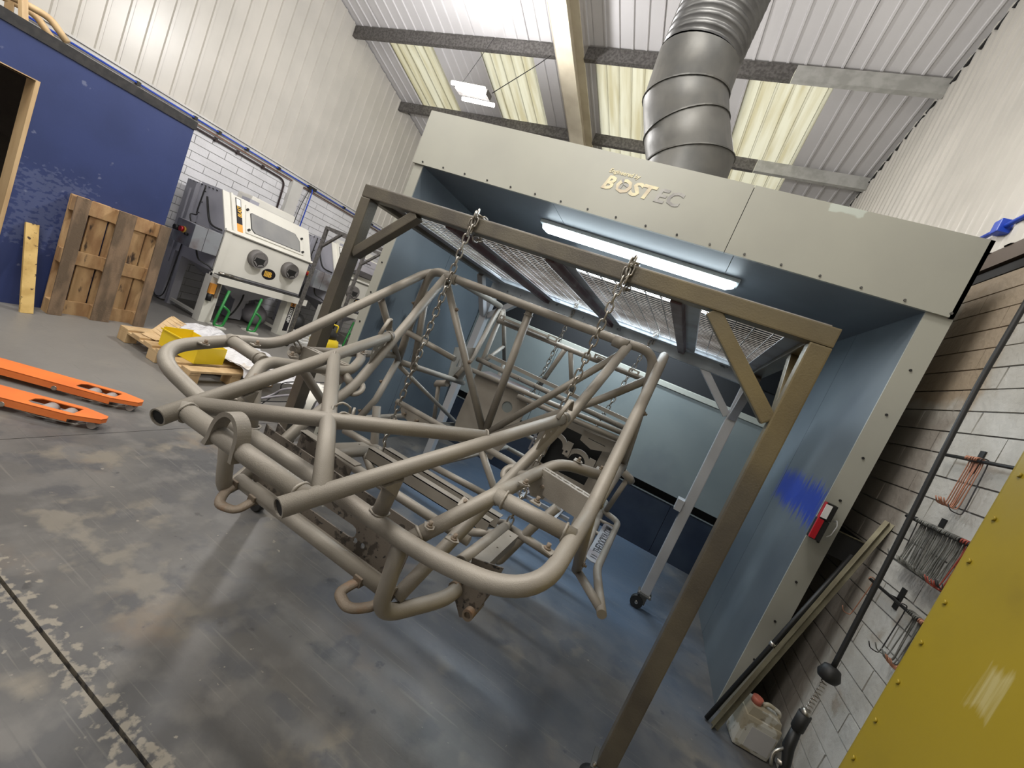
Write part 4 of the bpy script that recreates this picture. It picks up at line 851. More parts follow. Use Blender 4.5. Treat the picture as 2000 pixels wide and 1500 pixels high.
# ================================================================== BLAST CABINETS
def strip(parent, name, mt, a, u, v, L, W, t=.002):
    a = V(a); u = V(u).normalized(); v = V(v).normalized(); n_ = u.cross(v).normalized()
    return B().prism([a, a+u*L, a+u*L+v*W, a+v*W], n_*t).obj(name, mt, parent)
CB = thing('blast_cabinet', 'cream blast cabinet with wide sloping window and control box, nearest the blue room', 'cabinet', (-6.85, 4.75, 0), 'blast cabinets along the left wall')
y0, y1 = 4.0, 5.5
b = B(); b.prism([(-6.32, y0, .76), (-6.32, y0, 1.36), (-6.64, y0, 1.90), (-7.12, y0, 1.90), (-7.12, y0, .76)], (0, y1-y0, 0)); b.obj('cabinet_body', 'greypaint', CB)
B().box((-7.42, y0-.02, .02), (-7.20, y0+.05, 1.87)).box((-7.42, y0-.02, .8), (-7.125, y0+.5, 1.87)).obj('dust_column', 'greypaint', CB); B().box((-7.30, y0-.028, .6), (-7.27, y0-.02, 1.75)).obj('column_rib', 'greypaint', CB)
for i in range(8): B().cyl((-7.36+i*.09, y0-.002, 1.86-.0*i), (-7.36+i*.09, y0-.022, 1.86), .008, 6).obj('rivet', 'rubber', CB)
for i in range(5): B().cyl((-6.98, y0, 1.78-.16*i), (-6.98, y0-.008, 1.78-.16*i), .009, 6).obj('rivet', 'rubber', CB)
sl = (V((-6.64, 0, 1.90))-V((-6.32, 0, 1.38))).normalized(); nr = V((sl.z, 0, -sl.x)); 
def SP(y, t, o=0.): return V((-6.32, y, 1.38))+sl*t+nr*o
Lsl = .60
b = B(); b.prism([SP(y0-.01, 0), SP(y1+.01, 0), SP(y1+.01, Lsl), SP(y0-.01, Lsl)], nr*.02); b.obj('sloping_door', 'cream', CB)
b = B(); b.prism([SP(y0-.015, -.02, .02), SP(y1+.02, -.02, .02), SP(y1+.02, .015, .02), SP(y0-.015, .015, .02)], nr*.035); b.obj('door_lip', 'cream', CB)
B().prism([SP(y0+.09, .02, .02), SP(y0+.12, .02, .02), SP(y0+.12, Lsl, .02), SP(y0+.09, Lsl, .02)], nr*.03).obj('door_rib', 'cream', CB)
gy0, gy1 = 4.42, 5.26
wf = [SP(gy0-.13, .07, .02), SP(gy1+.08, .07, .02), SP(gy1+.08, .40, .02), SP(gy1-.0, .52, .02), SP(gy0-.10, .52, .02)]
B().prism(wf, nr*.018).obj('window_frame', 'cream', CB)
gp = [SP(gy0, .13, .039), SP(gy0+.02, .11, .039), SP(gy1, .11, .039), SP(gy1, .30, .039), SP(gy1-.08, .40, .039), SP(gy0, .42, .039), SP(gy0-.03, .40, .039), SP(gy0-.03, .16, .039)]
B().prism([p+(p-SP((gy0+gy1)/2, .26, .039)).normalized()*.012-nr*.001 for p in gp], nr*.004).obj('window_seal', 'rubber', CB); B().prism(gp, nr*.006).obj('window_pane', 'glass', CB)
for (yy, t_) in ((gy0-.09, .12), (gy0-.09, .44), (gy1+.05, .12), (gy1+.05, .36)): B().cyl(SP(yy, t_, .035), SP(yy, t_, .07), .017, 12).obj('window_knob', 'rubber', CB)
B().box((-6.325, y0+.10, .79), (-6.30, y1-.02, 1.36)).obj('front_panel', 'cream', CB); B().box((-6.33, y0, .70), (-6.29, y0+.095, 1.37)).obj('front_post', 'cream', CB)
for (yy, zz) in ((4.545, 1.145), (5.13, 1.138)):
    g = B().tube([(-6.30, yy, zz), (-6.20, yy, zz-.005)], [.14, .13], 24).obj('glove_port', 'rubbergrey', CB)
    B().tube([(-6.20, yy, zz-.005), (-6.1985, yy, zz-.005)], [.105, .105], 24).obj('port_opening', 'rubber', g)
    for k_ in range(6):
        a = PI*k_/3+.4; B().prism([(-6.197, yy+math.cos(a)*.11, zz+math.sin(a)*.11), (-6.197, yy+math.cos(a+.95)*.11, zz+math.sin(a+.95)*.11), (-6.21, yy+math.cos(a+.8)*.075, zz+math.sin(a+.8)*.075), (-6.21, yy+math.cos(a+.3)*.045, zz+math.sin(a+.3)*.045)], (.004, 0, 0)).obj('port_flap', 'rubbergrey', g)
lg = B().prism(circ((-6.299, 4.825, .965), .120, (0, 1, 0), (0, 0, 1), 28, .088), (.003, 0, 0)).obj('badge', 'label', CB)
text('lettering', 'IIIB', .12, 'lgold', lg, (-6.2955, 4.742, .922), (0, 1, 0), (0, 0, 1), .001, 0, .004, .95, sx=.92)
B().box((-6.36, y0-.0, .70), (-6.13, y1+.05, .742)).obj('front_ledge', 'cream', CB); B().box((-6.29, y0+.02, .742), (-6.16, y1+.03, .752)).obj('ledge_mat', 'rubber', CB); B().box((-6.135, y0, .64), (-6.12, y1+.05, .745)).obj('ledge_edge', 'cream', CB)
for (a, c) in ((y0+.0, y0+.17), (y1-.20, y1)):
    B().box((-6.42, a, 0), (-6.27, c, .70)).obj('leg', 'cream', CB); B().box((-7.12, a, 0), (-7.05, c-.06, .76)).obj('leg', 'greypaint', CB); B().box((-7.05, a+.02, .06), (-6.42, a+.06, .10)).obj('foot_rail', 'cream', CB)
hp = B(); tp = [(-6.36, y0+.05, .76), (-7.08, y0+.05, .76), (-7.08, y1-.05, .76), (-6.36, y1-.05, .76)]; bt = [(-6.65, 4.65, .38), (-6.80, 4.65, .38), (-6.80, 4.85, .38), (-6.65, 4.85, .38)]
vt = [hp.bm.verts.new(p) for p in tp]; vb = [hp.bm.verts.new(p) for p in bt]; hp.bm.faces.new(vb)
for i in range(4): hp.bm.faces.new((vt[i], vt[(i+1) % 4], vb[(i+1) % 4], vb[i]))
hp.obj('hopper', 'greypaint', CB)
B().box((-7.1, 4.5, 1.905), (-6.75, 5.3, 2.02), bev=.02).obj('lamp_box', 'cream', CB); B().box((-6.9, 4.45, 1.905), (-6.7, 4.6, 1.96)).obj('vent_cap', 'greypaint', CB)
cx_ = B().box((-6.70, 3.62, .985), (-6.30, 3.985, 1.31), bev=.008).obj('control_box', 'ledge', CB)
B().box((-6.702, 3.78, .985), (-6.298, 3.784, 1.314)).obj('lid_seam', 'rubber', cx_)
B().cyl((-6.5, 3.62, 1.18), (-6.5, 3.60, 1.18), .045, 16).obj('switch_plate', 'lgold', cx_); B().cyl((-6.5, 3.60, 1.18), (-6.5, 3.565, 1.18), .035, 16).obj('stop_button', 'red', cx_); B().cyl((-6.62, 3.62, 1.17), (-6.62, 3.56, 1.17), .035, 12).obj('rotary_knob', 'rubber', cx_); B().cyl((-6.40, 3.62, 1.14), (-6.40, 3.58, 1.14), .018, 12).obj('rotary_knob', 'rubber', cx_)
B().tube(cat([(-6.98, y0-.02, 1.86), (-6.98, y0-.03, 1.5), (-6.95, y0-.04, 1.42), (-6.8, 3.8, 1.40), (-6.65, 3.75, 1.31)]), .009, 6).obj('cable', 'rubber', CB)
B().tube(cat([(-6.60, 3.7, .985), (-6.62, 3.7, .6), (-6.75, 3.75, .2), (-7.0, 3.8, .10), (-7.2, 3.85, .15)]), .008, 6).obj('cable', 'rubber', CB)
B().tube(cat([(-6.45, 3.8, .985), (-6.42, 3.85, .86), (-6.35, 3.95, .82), (-6.30, 4.0, .78)]), .011, 6).obj('cable', 'rubber', CB)
B().tube(cat([(-6.86, y0-.03, 1.72), (-6.60, y0-.05, 1.40), (-6.34, y0-.03, 1.36)]), .014, 8).obj('gas_strut', 'rubber', CB)
B().box((-6.28, y0+.0, .45), (-6.22, y0+.07, .60)).obj('air_regulator', 'lorange', CB); B().cyl((-6.25, y0+.03, .45), (-6.25, y0+.03, .34), .035, 12).obj('filter_bowl', 'rubber', CB); B().box((-6.25, y0+.08, .40), (-6.22, y0+.12, .62)).obj('bracket', 'rust', CB)
s_ = strip(CB, 'side_label', 'label', SP(4.17, Lsl-.03, .021), -sl, (0, 1, 0), .40, .085, .002); s2 = strip(CB, 'label_stripe', 'lorange', SP(4.17, Lsl-.43, .021), -sl, (0, 1, 0), .12, .085, .002)
strip(CB, 'label_stripe', 'lwhite', SP(4.18, Lsl-.04, .0245), -sl, (0, 1, 0), .11, .065, .002)
text('lettering', 'BLAST', .085, 'lgold', s_, SP(4.18, Lsl-.32, .025), sl, (0, -1, 0), .001, .1, .002, .95, sx=.75)
for o in s_.children: o.data.transform(Matrix.Translation((0, .07, 0)))
q = strip(CB, 'leg_label', 'label', (-6.269, y1-.12, .69), (0, 0, -1), (0, 1, 0), .60, .095, -.002); q2 = strip(CB, 'label_stripe', 'lorange', (-6.268, y1-.12, .70), (0, 0, -1), (0, 1, 0), .15, .095, -.003)
text('lettering', '1500DBP', .088, 'lwhite', q, (-6.266, y1-.105, .535), (0, 0, -1), (0, 1, 0), .001, .12, .002, .92, sx=.88); text('lettering', 'RXW', .075, 'label', q2, (-6.264, y1-.10, .69), (0, 0, -1), (0, 1, 0), .001, .12, .002, .9, sx=.8)
for yy in (4.16, 4.68):
    B().tube(bend([(-6.10, yy+.02, .58), (-6.10, yy-.05, .02), (-6.10, yy+.08, .02), (-6.10, yy+.12, .27), (-6.10, yy-.01, .34)], .05), .019, 10).obj('foot_pedal', 'green', CB); B().box((-6.25, yy-.04, 0), (-6.02, yy+.1, .02)).obj('pedal_plate', 'cream', CB)
B().tube(cat([(-6.6, 4.75, .70), (-6.55, 4.72, .4), (-6.5, 4.6, .15), (-6.35, 4.35, .06), (-6.15, 4.2, .08)]), .013, 8).obj('blast_hose', 'rubber', CB)
B().box((-6.95, 4.75, .02), (-6.75, 4.95, .40)).obj('media_tube', 'greypaint', CB)
c2 = copy_tree(CB, None, (0, 2.08, 0)); c2['label'] = 'second cream blast cabinet, half hidden behind the frame post beside the booth'
t = thing('grey_carton', 'grey cardboard carton resting on the sloping window of the second blast cabinet', 'box', (-6.15, 6.7, 1.7))
mt_ = Matrix.Translation(SP(6.42, .10, .075)) @ Matrix((V((0, 1, 0)), sl, V((0, 1, 0)).cross(sl))).transposed().to_4x4()
B().box((0, 0, 0), (.62, .30, .20), mt_, .004).obj('carton_body', 'card', t); B().box((0, .14, .2005), (.62, .16, .203), mt_).obj('tape', 'ledge', t); B().box((.15, .2, .2005), (.40, .22, .2025), mt_).obj('print_mark', 'darkmetal', t)
t = thing('air_gun', 'small chrome air blow gun lying on the ledge of the near blast cabinet', 'air gun', (-6.22, 4.12, .752))
B().tube([(-6.22, 4.04, .775), (-6.22, 4.12, .778), (-6.20, 4.28, .768), (-6.19, 4.40, .762)], [.018, .022, .012, .006], 10).obj('barrel', 'chain', t); B().tube([(-6.24, 4.10, .775), (-6.27, 4.13, .765)], .014, 8).obj('grip', 'rubber', t); B().tube(bend([(-6.20, 4.10, .795), (-6.18, 4.2, .81), (-6.19, 4.25, .775)], .02), .004, 6).obj('trigger', 'chain', t)
# bags and clutter under the cabinet
t = thing('media_bag', 'slumped grey bag of blasting media under the near cabinet', 'bag', (-6.75, 5.15, 0)); b = B().sph((-6.75, 5.15, .17), .2, (1, 1.1, .95), 14)
for v in b.bm.verts: v.co += V((random.uniform(-.02, .02), random.uniform(-.02, .02), random.uniform(-.015, .02)));  v.co.z = max(v.co.z, .002)
b.obj('bag_body', 'card', t); B().tube([(-6.75, 5.15, .32), (-6.74, 5.14, .42)], [.03, .07], 8).obj('bag_neck', 'card', t)
t = thing('black_bin_bag', 'black plastic sack on the floor between the two blast cabinets', 'bag', (-6.5, 5.78, 0)); b = B().sph((-6.5, 5.78, .2), .2, (1, .85, 1.15), 14)
for v in b.bm.verts: v.co += V((random.uniform(-.02, .02), random.uniform(-.02, .02), random.uniform(-.02, .02))); v.co.z = max(v.co.z, .002)
b.obj('sack_body', 'rubber', t); B().tube([(-6.5, 5.78, .38), (-6.5, 5.77, .47)], [.03, .05], 8).obj('sack_neck', 'rubber', t)
t = thing('white_crate', 'low white slatted crate on the floor beyond the near cabinet', 'crate', (-5.95, 5.55, 0))
B().box((-6.15, 5.40, 0), (-5.75, 5.75, .02)).obj('crate_base', 'white', t)
for i in range(3):
    z = .03+i*.055
    B().box((-6.15, 5.40, z), (-6.14, 5.75, z+.035)).obj('slat', 'white', t); B().box((-5.76, 5.40, z), (-5.75, 5.75, z+.035)).obj('slat', 'white', t); B().box((-6.14, 5.40, z), (-5.76, 5.41, z+.035)).obj('slat', 'white', t); B().box((-6.14, 5.74, z), (-5.76, 5.75, z+.035)).obj('slat', 'white', t)
# yellow vacuum
t = thing('yellow_vacuum', 'yellow wheeled vacuum cleaner beside the booth left panel', 'vacuum', (-5.25, 5.35, 0))
prof = [(0.05, .17), (.08, .21), (.26, .235), (.34, .21), (.38, .12)]
B().tube([(-5.25, 5.35, h) for h, r in prof], [r for h, r in prof], 20).obj('tank', 'yellow', t)
B().tube([(-5.25, 5.35, .36), (-5.25, 5.35, .46), (-5.25, 5.35, .52)], [.16, .15, .08], 16).obj('motor_head', 'rubber', t); B().tube(bend([(-5.33, 5.25, .48), (-5.33, 5.25, .60), (-5.17, 5.45, .60), (-5.17, 5.45, .48)], .03), .013, 8).obj('handle', 'yellow', t)
for a in (0, 1, 2, 3): q = V((-5.25+.17*math.cos(a*PI/2+.7), 5.35+.17*math.sin(a*PI/2+.7), .03)); B().cyl(q-V((0, .012, 0)), q+V((0, .012, 0)), .03, 12).obj('wheel', 'rubber', t)
B().box((-5.13, 5.12, .12), (-5.05, 5.16, .3)).obj('clamp', 'darkmetal', t)
# hose and cables on the floor left of the booth
t = thing('floor_hoses', 'tangle of black and beige hoses on the floor by the booth left panel', 'hose', (-3.0, 2.9, 0))
for i, (c_, r) in enumerate((('rubber', .009), ('rubber', .007), ('card', .012), ('card', .010), ('rubber', .006))):
    P = [(-3.6+.1*i, 2.5+.05*i, r+.002), (-3.3, 2.75+.07*i, .05+.03*i), (-3.05-.04*i, 3.0, .12+.05*i), (-2.9, 3.1+.05*i, .25+.05*i), (-2.75+.02*i, 2.95, .30+.04*i), (-2.66, 2.80+.02*i, .12), (-2.7, 2.7, r+.002)]
    B().tube(cat(P), r, 7).obj('hose', c_, t)
t = thing('dust_bag', 'beige cloth dust bag lying against the booth left panel', 'bag', (-2.95, 3.2, 0)); b = B().sph((-2.95, 3.25, .20), .22, (.9, 1.3, .9), 16)
for v in b.bm.verts: v.co += V((random.uniform(-.02, .02), random.uniform(-.02, .02), random.uniform(-.02, .02))); v.co.z = max(v.co.z, .002)
b.obj('bag_body', 'cream', t); B().tube([(-2.95, 2.98, .22), (-2.93, 2.86, .26)], [.07, .04], 10).obj('bag_neck', 'card', t)
# ================================================================== PALLETS
PT = thing('wooden_pallet', 'scorched wooden pallet standing on its end against the blue wall', 'pallet', (-5.58, 2.58, 0))
lean = Matrix.Translation((-5.54, 2.19, 0)) @ Matrix.Rotation(-.035, 4, 'Y')
def pb(name, x0, x1, a, c, z0, z1, mt, j=.003):
    b = B(); b.box((x0, a, z0), (x1, c, z1), None, .003)
    for v in b.bm.verts: v.co += V((0, random.uniform(-j, j), random.uniform(-j, j)))
    bmesh.ops.transform(b.bm, matrix=lean, verts=b.bm.verts); return b.obj(name, mt, PT)
for (a, c) in ((0, .10), (.325, .475), (.70, .80)): pb('bottom_board', -.022, 0, a, c, 0, 1.2, 'wood2')
for (z0, z1) in ((0, .145), (.53, .67), (1.05, 1.195)):
    pb('stringer_board', -.122, -.10, 0, .8, z0, z1, 'wood1')
    for (a, c) in ((0, .10), (.33, .47), (.70, .80)): pb('block', -.0995, -.0225, a, c, z0+.002, z1-.002, 'wood1')
for (a, c) in ((0, .148), (.166, .305), (.323, .482), (.50, .64), (.655, .80)): pb('deck_board', -.1445, -.1225, a, c, 0, 1.2, 'wood1')
t = B(); 
t.box((-.028, 0, 0), (0, .088, .84), Matrix.Translation((-5.47, 1.985, 0)) @ Matrix.Rotation(-.27, 4, 'Y') @ Matrix.Rotation(.04, 4, 'X'), .003)
tag(t.obj('plank', 'wood3', None, (-5.5, 2.0, 0)), 'short yellow charred plank leaning on the blue wall left of the pallet', 'plank')
PF = thing('flat_pallet', 'low pale pallet lying flat on the floor, loaded with film and a yellow bin', 'pallet', (-4.43, 3.0, 0))
def p2(name, lo, hi, mt='ply'): return B().box(lo, hi, None, .003).obj(name, mt, PF)
for y in (2.52, 2.92, 3.32):
    for x in (-5.03, -4.50, -3.98): p2('block', (x, y, 0.003), (x+.145, y+.10, .10))
    p2('bearer_board', (-5.03, y, .1005), (-3.83, y+.10, .122))
for i in range(6): p2('deck_board', (-5.03+i*.212, 2.52, .1225), (-5.03+i*.212+.145, 3.42, .144))
t = thing('yellow_bin', 'open yellow plastic bin on the flat pallet', 'bin', (-4.25, 2.72, .145))
mt_ = Matrix.Translation((-4.52, 2.60, .146)) @ Matrix.Rotation(.10, 4, 'Z')
B().box((0, 0, 0), (.50, .30, .006), mt_).obj('base', 'yellow', t)
for lo, hi in (((0, 0, .006), (.50, .006, .17)), ((0, .294, .006), (.50, .30, .17)), ((.494, .006, .006), (.50, .294, .17)), ((0, .006, .006), (.006, .294, .19))): B().box(lo, hi, mt_).obj('wall', 'yellow', t)
B().box((-.012, -.01, .16), (.51, .0, .172), mt_).obj('rim', 'yellow', t)
# crumpled film: one sheet draped over the pallet
def sheet(name, mt, x0, x1, y0, y1, f, n=44, seed=1):
    random.seed(seed); b = B(); ph = [(random.uniform(4, 22), random.uniform(4, 22), random.uniform(0, 6), random.uniform(.3, 1)) for _ in range(14)]; G_ = []
    for i in range(n+1):
        row = []
        for j in range(n+1):
            x = x0+(x1-x0)*i/n; y = y0+(y1-y0)*j/n; wv = sum(a[3]*abs(math.sin(a[0]*x+a[1]*y+a[2])) for a in ph)/len(ph)
            row.append(b.bm.verts.new((x+random.uniform(-.006, .006), y+random.uniform(-.006, .006), f(x, y)+wv*.11)))
        G_.append(row)
    for i in range(n):
        for j in range(n): b.bm.faces.new((G_[i][j], G_[i+1][j], G_[i+1][j+1], G_[i][j+1]))
    return b
def ff(x, y):
    e = max(0, min(1, (y-2.95)/.25)); g_ = max(0, 1-max(0, (y-3.45)/.35)) if y > 3.45 else 1
    return .005+.16*g_*(1 if -5.1 < x < -3.75 else .55)+.05*e
tag(sheet('plastic_film', 'film', -5.2, -3.50, 2.97, 4.0, ff, 50, 3).obj('plastic_film', 'film', None, (-4.4, 3.4, .1)), 'crumpled clear plastic film heaped over the flat pallet', 'film')
tag(sheet('packing_paper', 'paper', -4.42, -3.72, 2.975, 3.40, lambda x, y: .150+.05*math.sin(3*x)**2, 26, 5).obj('packing_paper', 'paper', None, (-4.0, 3.1, .15)), 'white crumpled packing paper beside the yellow bin on the pallet', 'paper')
b = B(); P = [(-4.98+.02*i, 2.93-.035*i, .15+.20*math.exp(-((i-1.5)/6.)**2)*(1-i/12.)) for i in range(11)]
for i in range(10): b.quad([V(P[i]), V(P[i+1]), V(P[i+1])+V((.16, .05, -.02)), V(P[i])+V((.16, .05, -.03))])
bmesh.ops.remove_doubles(b.bm, verts=b.bm.verts, dist=.0005); bmesh.ops.solidify(b.bm, geom=b.bm.faces, thickness=.006)
for v in b.bm.verts: v.co.z = max(v.co.z, .148)
tag(b.obj('bent_board', 'ply2', None, (-4.8, 2.8, .15)), 'curved thin plywood board standing on the left of the flat pallet', 'board')
# ================================================================== PALLET TRUCK
TK = thing('pallet_truck', 'orange hand pallet truck with two forks pointing into the floor area', 'pallet truck', (-4.2, 1.2, 0))
fd = V((.787, .617, 0)); fq = V((.617, -.787, 0))
def fork(tip):
    tip = V(tip); L = 1.25; W = .160; hz = .085
    def P(a, c, z): return tip-fd*a+fq*c+V((0, 0, z))
    oc = [P(0, 0, hz)]; 
    for s in (1, -1):
        pass
    outl = [P(L, -W/2, hz), P(.16, -W/2, hz), P(.06, -W/2+.03, hz), P(.012, -.035, hz), P(0, 0, hz), P(.012, .035, hz), P(.06, W/2-.03, hz), P(.16, W/2, hz), P(L, W/2, hz)]
    hole = [P(.36, -.045, hz), P(.15, -.045, hz), P(.15, .045, hz), P(.36, .045, hz), P(.385, .03, hz), P(.385, -.02, hz)]
    f = B().holed(outl, [hole], (0, 0, -.006)).obj('fork', 'orange', TK)
    b = B()
    for i in range(len(outl)-1):
        a, c = outl[i], outl[i+1]; ca_, cb_ = (.048 if i in (0, 7) else .03), (.048 if i in (0, 7) else .03)
        b.prism([a, c, c-V((0, 0, cb_)), a-V((0, 0, ca_))], ((tip-fd*.5)-(a+c)/2).normalized()*.004+V((0, 0, 0)))
    b.obj('side_skirt', 'orange', f)
    for a, r in ((.30, .038), (.20, .036)): B().cyl(P(a, -.042, .042), P(a, .042, .042), r, 20).obj('roller', 'greyroll', f)
    for a in (.30, .20): B().cyl(P(a, -.05, .042), P(a, .05, .042), .008, 8).obj('axle', 'chain', f)
    B().tube([P(.47, -.082, .045), P(.47, .082, .045)], .016, 12).obj('pivot_pin', 'chain', f)
    B().tube([P(.46, .06, .03), P(.30, .06, .018), P(.12, .05, .02), P(.08, .04, .04)], .006, 6).obj('push_rod', 'chain', f)
    B().cyl(P(.055, -.03, .026), P(.055, .03, .026), .024, 12).obj('entry_roller', 'greyroll', f)
fork((-3.275, 1.905, 0)); fork((-3.022, 1.592, 0))
mc = (V((-3.275, 1.905, 0))+V((-3.022, 1.592, 0)))/2-fd*1.32
tm = Matrix((fd, -fq, V((0, 0, 1)))).transposed().to_4x4(); tm.translation = mc
B().box((-.10, -.29, .05), (.08, .29, .28), tm, .02).obj('cross_body', 'orange', TK); B().cyl(mc-fd*.14+V((0, 0, .12)), mc-fd*.14+V((0, 0, .42)), .045, 16).obj('hydraulic_pump', 'darkmetal', TK)
B().tube([mc-fd*.14+V((0, 0, .3)), mc-fd*.22+V((0, 0, 1.1))], .018, 12).obj('handle', 'orange', TK); B().tube(bend([mc-fd*.22+V((0, 0, 1.1)), mc-fd*.22+fq*.12+V((0, 0, 1.14)), mc-fd*.22+fq*.10+V((0, 0, 1.24)), mc-fd*.22-fq*.10+V((0, 0, 1.24)), mc-fd*.22-fq*.12+V((0, 0, 1.14)), mc-fd*.22+V((0, 0, 1.1))], .03), .013, 8).obj('handle_loop', 'rubber', TK)
for s in (-1, 1): B().cyl(mc-fd*.14+fq*(.06*s)+V((0, 0, .09)), mc-fd*.14+fq*(.11*s)+V((0, 0, .09)), .09, 20).obj('steer_wheel', 'rubber', TK)
# ================================================================== RIGHT WALL THINGS
YP = thing('yellow_machine', 'yellow sheet metal machine side with a row of bolts along its edge', 'machine', (1.16, 1.05, 0))
B().box((.995, .35, 0.0), (1.32, 1.70, 2.15), bev=.012).obj('side_panel', 'yellowp', YP)
for i in range(15): z = 2.10-.146*i; q = B().tube([(.995, 1.658, z), (.988, 1.658, z)], .0075, 6).obj('bolt', 'yellowp', YP)
B().box((.993, .6, .30), (.9952, 1.50, .304)).obj('seam', 'darkmetal', YP)
RX = 1.30
def wrail(z, lab, y0=1.75, y1=2.66):
    t = thing('hook_rail', lab, 'rail', (RX, 2.3, z), 'hook rails on the right wall')
    B().tube([(RX, y0, z), (RX, y1, z)], .008, 10).obj('rod', 'darkmetal', t)
    for yy in (2.49, 1.85): B().box((XR-.018, yy-.016, z-.05), (XR-.0115, yy+.016, z+.06)).obj('bracket_plate', 'darkmetal', t); B().tube([(XR-.015, yy, z), (RX, yy, z)], .006, 8).obj('bracket_arm', 'darkmetal', t)
wrail(1.895, 'top black rod rail on the right wall holding copper wire hooks'); wrail(1.545, 'middle black rod rail on the right wall packed with grey wire hooks'); wrail(1.17, 'lowest black rod rail on the right wall with a few wire hooks')
def hookmesh(L, mt):
    P = bend([(-.012, 0, -.004), (-.012, 0, .014), (.012, 0, .014), (.012, 0, -.03), (.004, 0, -L+.03), (.0, 0, -L), (-.035, 0, -L+.004), (-.05, 0, -L+.03)], .010, 3)
    o = B().tube(P, .0026, 5).obj('wire_hook', mt); me = o.data; bpy.data.objects.remove(o); return me
def hooks(z, ys, L, mt, label, grp, tilt=.0):
    me = hookmesh(L, mt)
    for y in ys:
        o = bpy.data.objects.new('wire_hook', me); COL.objects.link(o); o.location = (RX, y, z+.0005); o.rotation_euler = (random.uniform(-.05, .05)+tilt, random.uniform(-.10, .02), random.uniform(-.35, .35)); tag(o, label, 'hook', grp)
random.seed(11)
hooks(1.895, [2.475-.011*i for i in range(8)], .235, 'hookcop', 'copper coloured wire hook in the bunch on the top rail', 'copper hooks on the top rail')
hooks(1.895, [2.372], .25, 'hookblk', 'single black wire hook beside the copper bunch on the top rail', 'black hook on the top rail')
hooks(1.895, [2.06-.011*i for i in range(5)], .25, 'hookred', 'red wire hook on the top rail next to the yellow machine', 'red hooks on the top rail')
hooks(1.545, [2.585], .22, 'hookblk', 'black wire hook at the far end of the middle rail', 'black hook on the middle rail')
hooks(1.545, [2.555-.0085*i for i in range(36)], .215, 'hookgrey', 'grey wire hook in the packed row on the middle rail', 'grey hooks on the middle rail')
hooks(1.545, [2.245-.008*i for i in range(5)], .22, 'hookred', 'red wire hook near the yellow end of the middle rail', 'red hooks on the middle rail')
hooks(1.545, [2.20-.009*i for i in range(6)], .21, 'hookblk', 'black wire hook in the last bunch on the middle rail', 'black hooks at the end of the middle rail')
hooks(1.17, [2.655], .22, 'hookcop', 'single copper wire hook at the far end of the lowest rail', 'copper hook on the lowest rail')
hooks(1.17, [2.36], .24, 'hookblk', 'lone black wire hook midway along the lowest rail', 'lone hook on the lowest rail')
hooks(1.17, [2.30-.010*i for i in range(7)], .22, 'hookgrey', 'grey wire hook in the bunch on the lowest rail', 'grey hooks on the lowest rail')
hooks(1.17, [2.225-.009*i for i in range(6)], .22, 'hookcop', 'copper wire hook in the bunch on the lowest rail', 'copper hooks in the lowest bunch')
# hanging air tool
t = thing('air_tool', 'black hanging hose with rubber ball stop, spring and grey trigger tool at its end', 'tool', (1.1, 2.2, .4))
B().tube(cat([(1.1, 2.10, 6.85), (1.1, 2.22, 4.0), (1.1, 2.254, 2.52), (1.1, 2.26, 2.08), (1.1, 2.21, 1.36), (1.1, 2.18, .82)]), .0105, 10).obj('hose', 'rubber', t)
B().tube([(1.1, 2.18, .835), (1.1, 2.18, .825), (1.1, 2.18, .79), (1.1, 2.18, .77), (1.1, 2.18, .76)], [.012, .032, .044, .036, .012], 18).obj('ball_stop', 'rubber', t)
hx = [(1.1+math.cos(i*.8)*.011, 2.185+math.sin(i*.8)*.011, .76-.0022*i) for i in range(76)]; B().tube(hx, .0026, 5).obj('spring', 'chain', t)
B().tube([(1.1, 2.185, .60), (1.1, 2.19, .59), (1.1, 2.19, .575)], [.012, .02, .02], 12).obj('collar', 'chain', t)
B().tube([(1.1, 2.19, .578), (1.1, 2.19, .50), (1.1, 2.19, .49)], [.026, .026, .018], 16).obj('coupling', 'rubber', t)
B().tube([(1.1, 2.19, .49), (1.1, 2.18, .41), (1.105, 2.15, .36), (1.11, 2.14, .26)], [.020, .024, .019, .017], 14).obj('handle', 'darkmetal', t); B().tube(bend([(1.085, 2.17, .40), (1.05, 2.16, .36), (1.06, 2.14, .31)], .02), .007, 8).obj('trigger', 'chain', t); B().cyl((1.07, 2.15, .345), (1.13, 2.15, .345), .012, 10).obj('valve_knob', 'chain', t)
# jerry can
JC = thing('jerry_can', 'dirty white plastic jerry can with a faded red cap in the corner by the booth', 'can', (1.2, 2.70, 0))
mt_ = Matrix.Translation((1.10, 2.625, 0)) @ Matrix.Rotation(.12, 4, 'Z')
b = B(); b.box((0, 0, .004), (.195, .135, .20), None, .022); bmesh.ops.transform(b.bm, matrix=mt_, verts=b.bm.verts); b.obj('can_body', 'can', JC)
b = B(); b.prism([(.012, .012, .195), (.185, .012, .195), (.175, .012, .235), (.09, .012, .25), (.02, .012, .25)], (0, .11, 0)); bmesh.ops.transform(b.bm, matrix=mt_, verts=b.bm.verts); b.obj('can_shoulder', 'can', JC)
B().cyl(mt_ @ V((.045, .06, .25)), mt_ @ V((.045, .06, .285)), .027, 18).obj('cap', 'redcap', JC)
B().tube([mt_ @ V(p) for p in bend([(.085, .065, .245), (.10, .065, .275), (.175, .065, .262), (.180, .065, .215)], .02)], .011, 10).obj('handle', 'can', JC)
b = B(); b.box((.05, -.0015, .03), (.18, .002, .15)); bmesh.ops.transform(b.bm, matrix=mt_, verts=b.bm.verts); b.obj('label_patch', 'canlabel', JC)
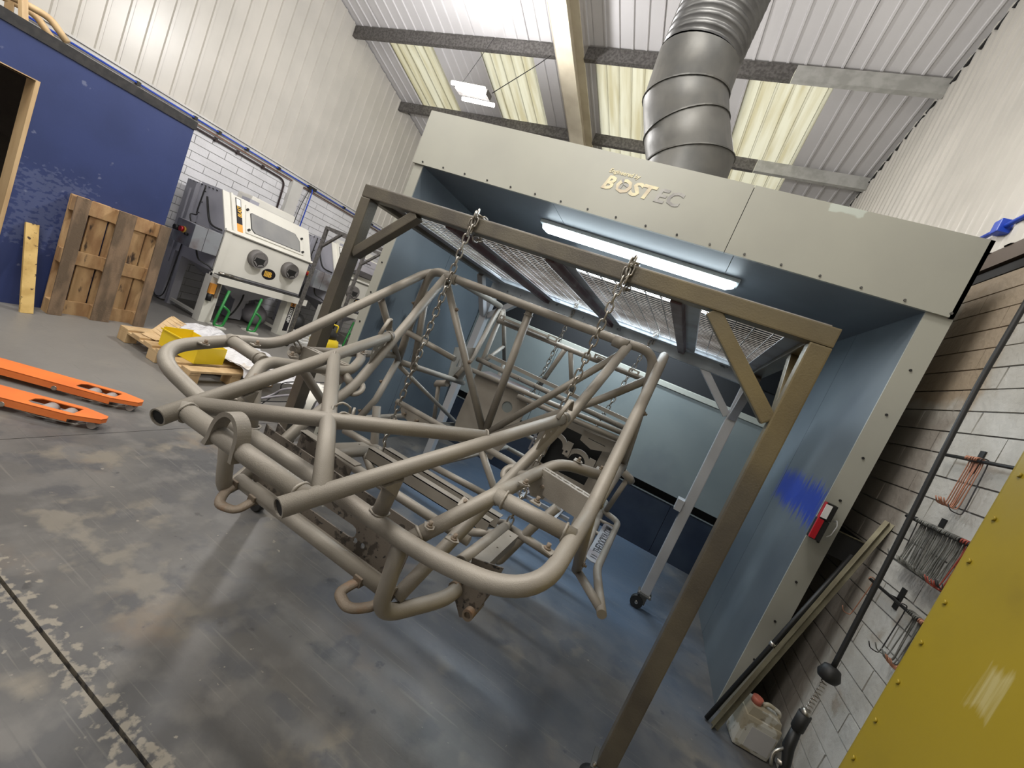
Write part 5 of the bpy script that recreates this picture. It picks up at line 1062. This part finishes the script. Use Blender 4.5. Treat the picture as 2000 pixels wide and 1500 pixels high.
# leaning steel
t = thing('steel_angle', 'bright steel angle bar leaning from the floor against the right wall', 'bar', (1.0, 2.65, 0))
A0, A1 = V((1.0, 2.645, .004)), V((1.318, 2.80, 1.47)); B().bar(A0, A1, .045, .005, (1, -.6, 0)).bar(A0+V((.012, .02, 0)), A1+V((.012, .02, 0)), .005, .045, (1, -.6, 0)).obj('angle_flange', 'aisi', t)
t = thing('black_tube', 'thin black tube leaning just left of the bright steel angle', 'tube', (.97, 2.66, 0)); B().tube([(.965, 2.68, .01), (1.26, 2.83, 1.22)], .013, 10).obj('tube_body', 'darkmetal', t); B().cyl((1.10, 2.749, .56), (1.105, 2.751, .58), .019, 10).obj('tube_clip', 'chain', t)
t = thing('dark_trough', 'dark metal trough fixed between the booth and the right wall', 'trough', (1.27, 3.1, 1.15))
B().box((1.19, 2.93, 1.15), (1.345, 3.35, 1.155)).obj('trough_base', 'darkmetal', t); B().box((1.19, 2.93, 1.155), (1.195, 3.35, 1.30)).obj('trough_side', 'darkmetal', t); B().box((1.34, 2.93, 1.155), (1.345, 3.35, 1.30)).obj('trough_side', 'darkmetal', t); B().box((1.195, 2.93, 1.155), (1.34, 2.935, 1.30)).obj('trough_end', 'darkmetal', t); B().box((1.18, 2.925, 1.298), (1.348, 2.94, 1.304)).obj('trough_rim', 'aisi', t)
# work lamp
t = thing('work_lamp', 'red and black inspection lamp stuck to the booth front edge', 'lamp', (1.05, 2.80, 1.21))
B().box((1.03, 2.785, 1.335), (1.085, 2.835, 1.435), bev=.008).obj('lamp_head', 'darkmetal', t); B().box((1.025, 2.785, 1.335), (1.03, 2.812, 1.435)).obj('red_edge', 'red', t); B().box((1.027, 2.781, 1.345), (1.058, 2.786, 1.425)).obj('led_window', 'lwhite', t)
B().box((1.03, 2.79, 1.21), (1.085, 2.845, 1.333), bev=.006).obj('handle', 'darkmetal', t); B().box((1.024, 2.785, 1.215), (1.055, 2.800, 1.335), bev=.003).obj('red_grip', 'red', t)
t = tag(B().tube(bend([(1.125, 2.852, 1.345), (1.125, 2.835, 1.36), (1.135, 2.825, 1.33), (1.13, 2.83, 1.27), (1.115, 2.83, 1.25)], .01), .003, 6).obj('white_wire_hook', 'white', None, (1.125, 2.84, 1.3)), 'small white wire hook on the booth right flange below the red lamp', 'hook')
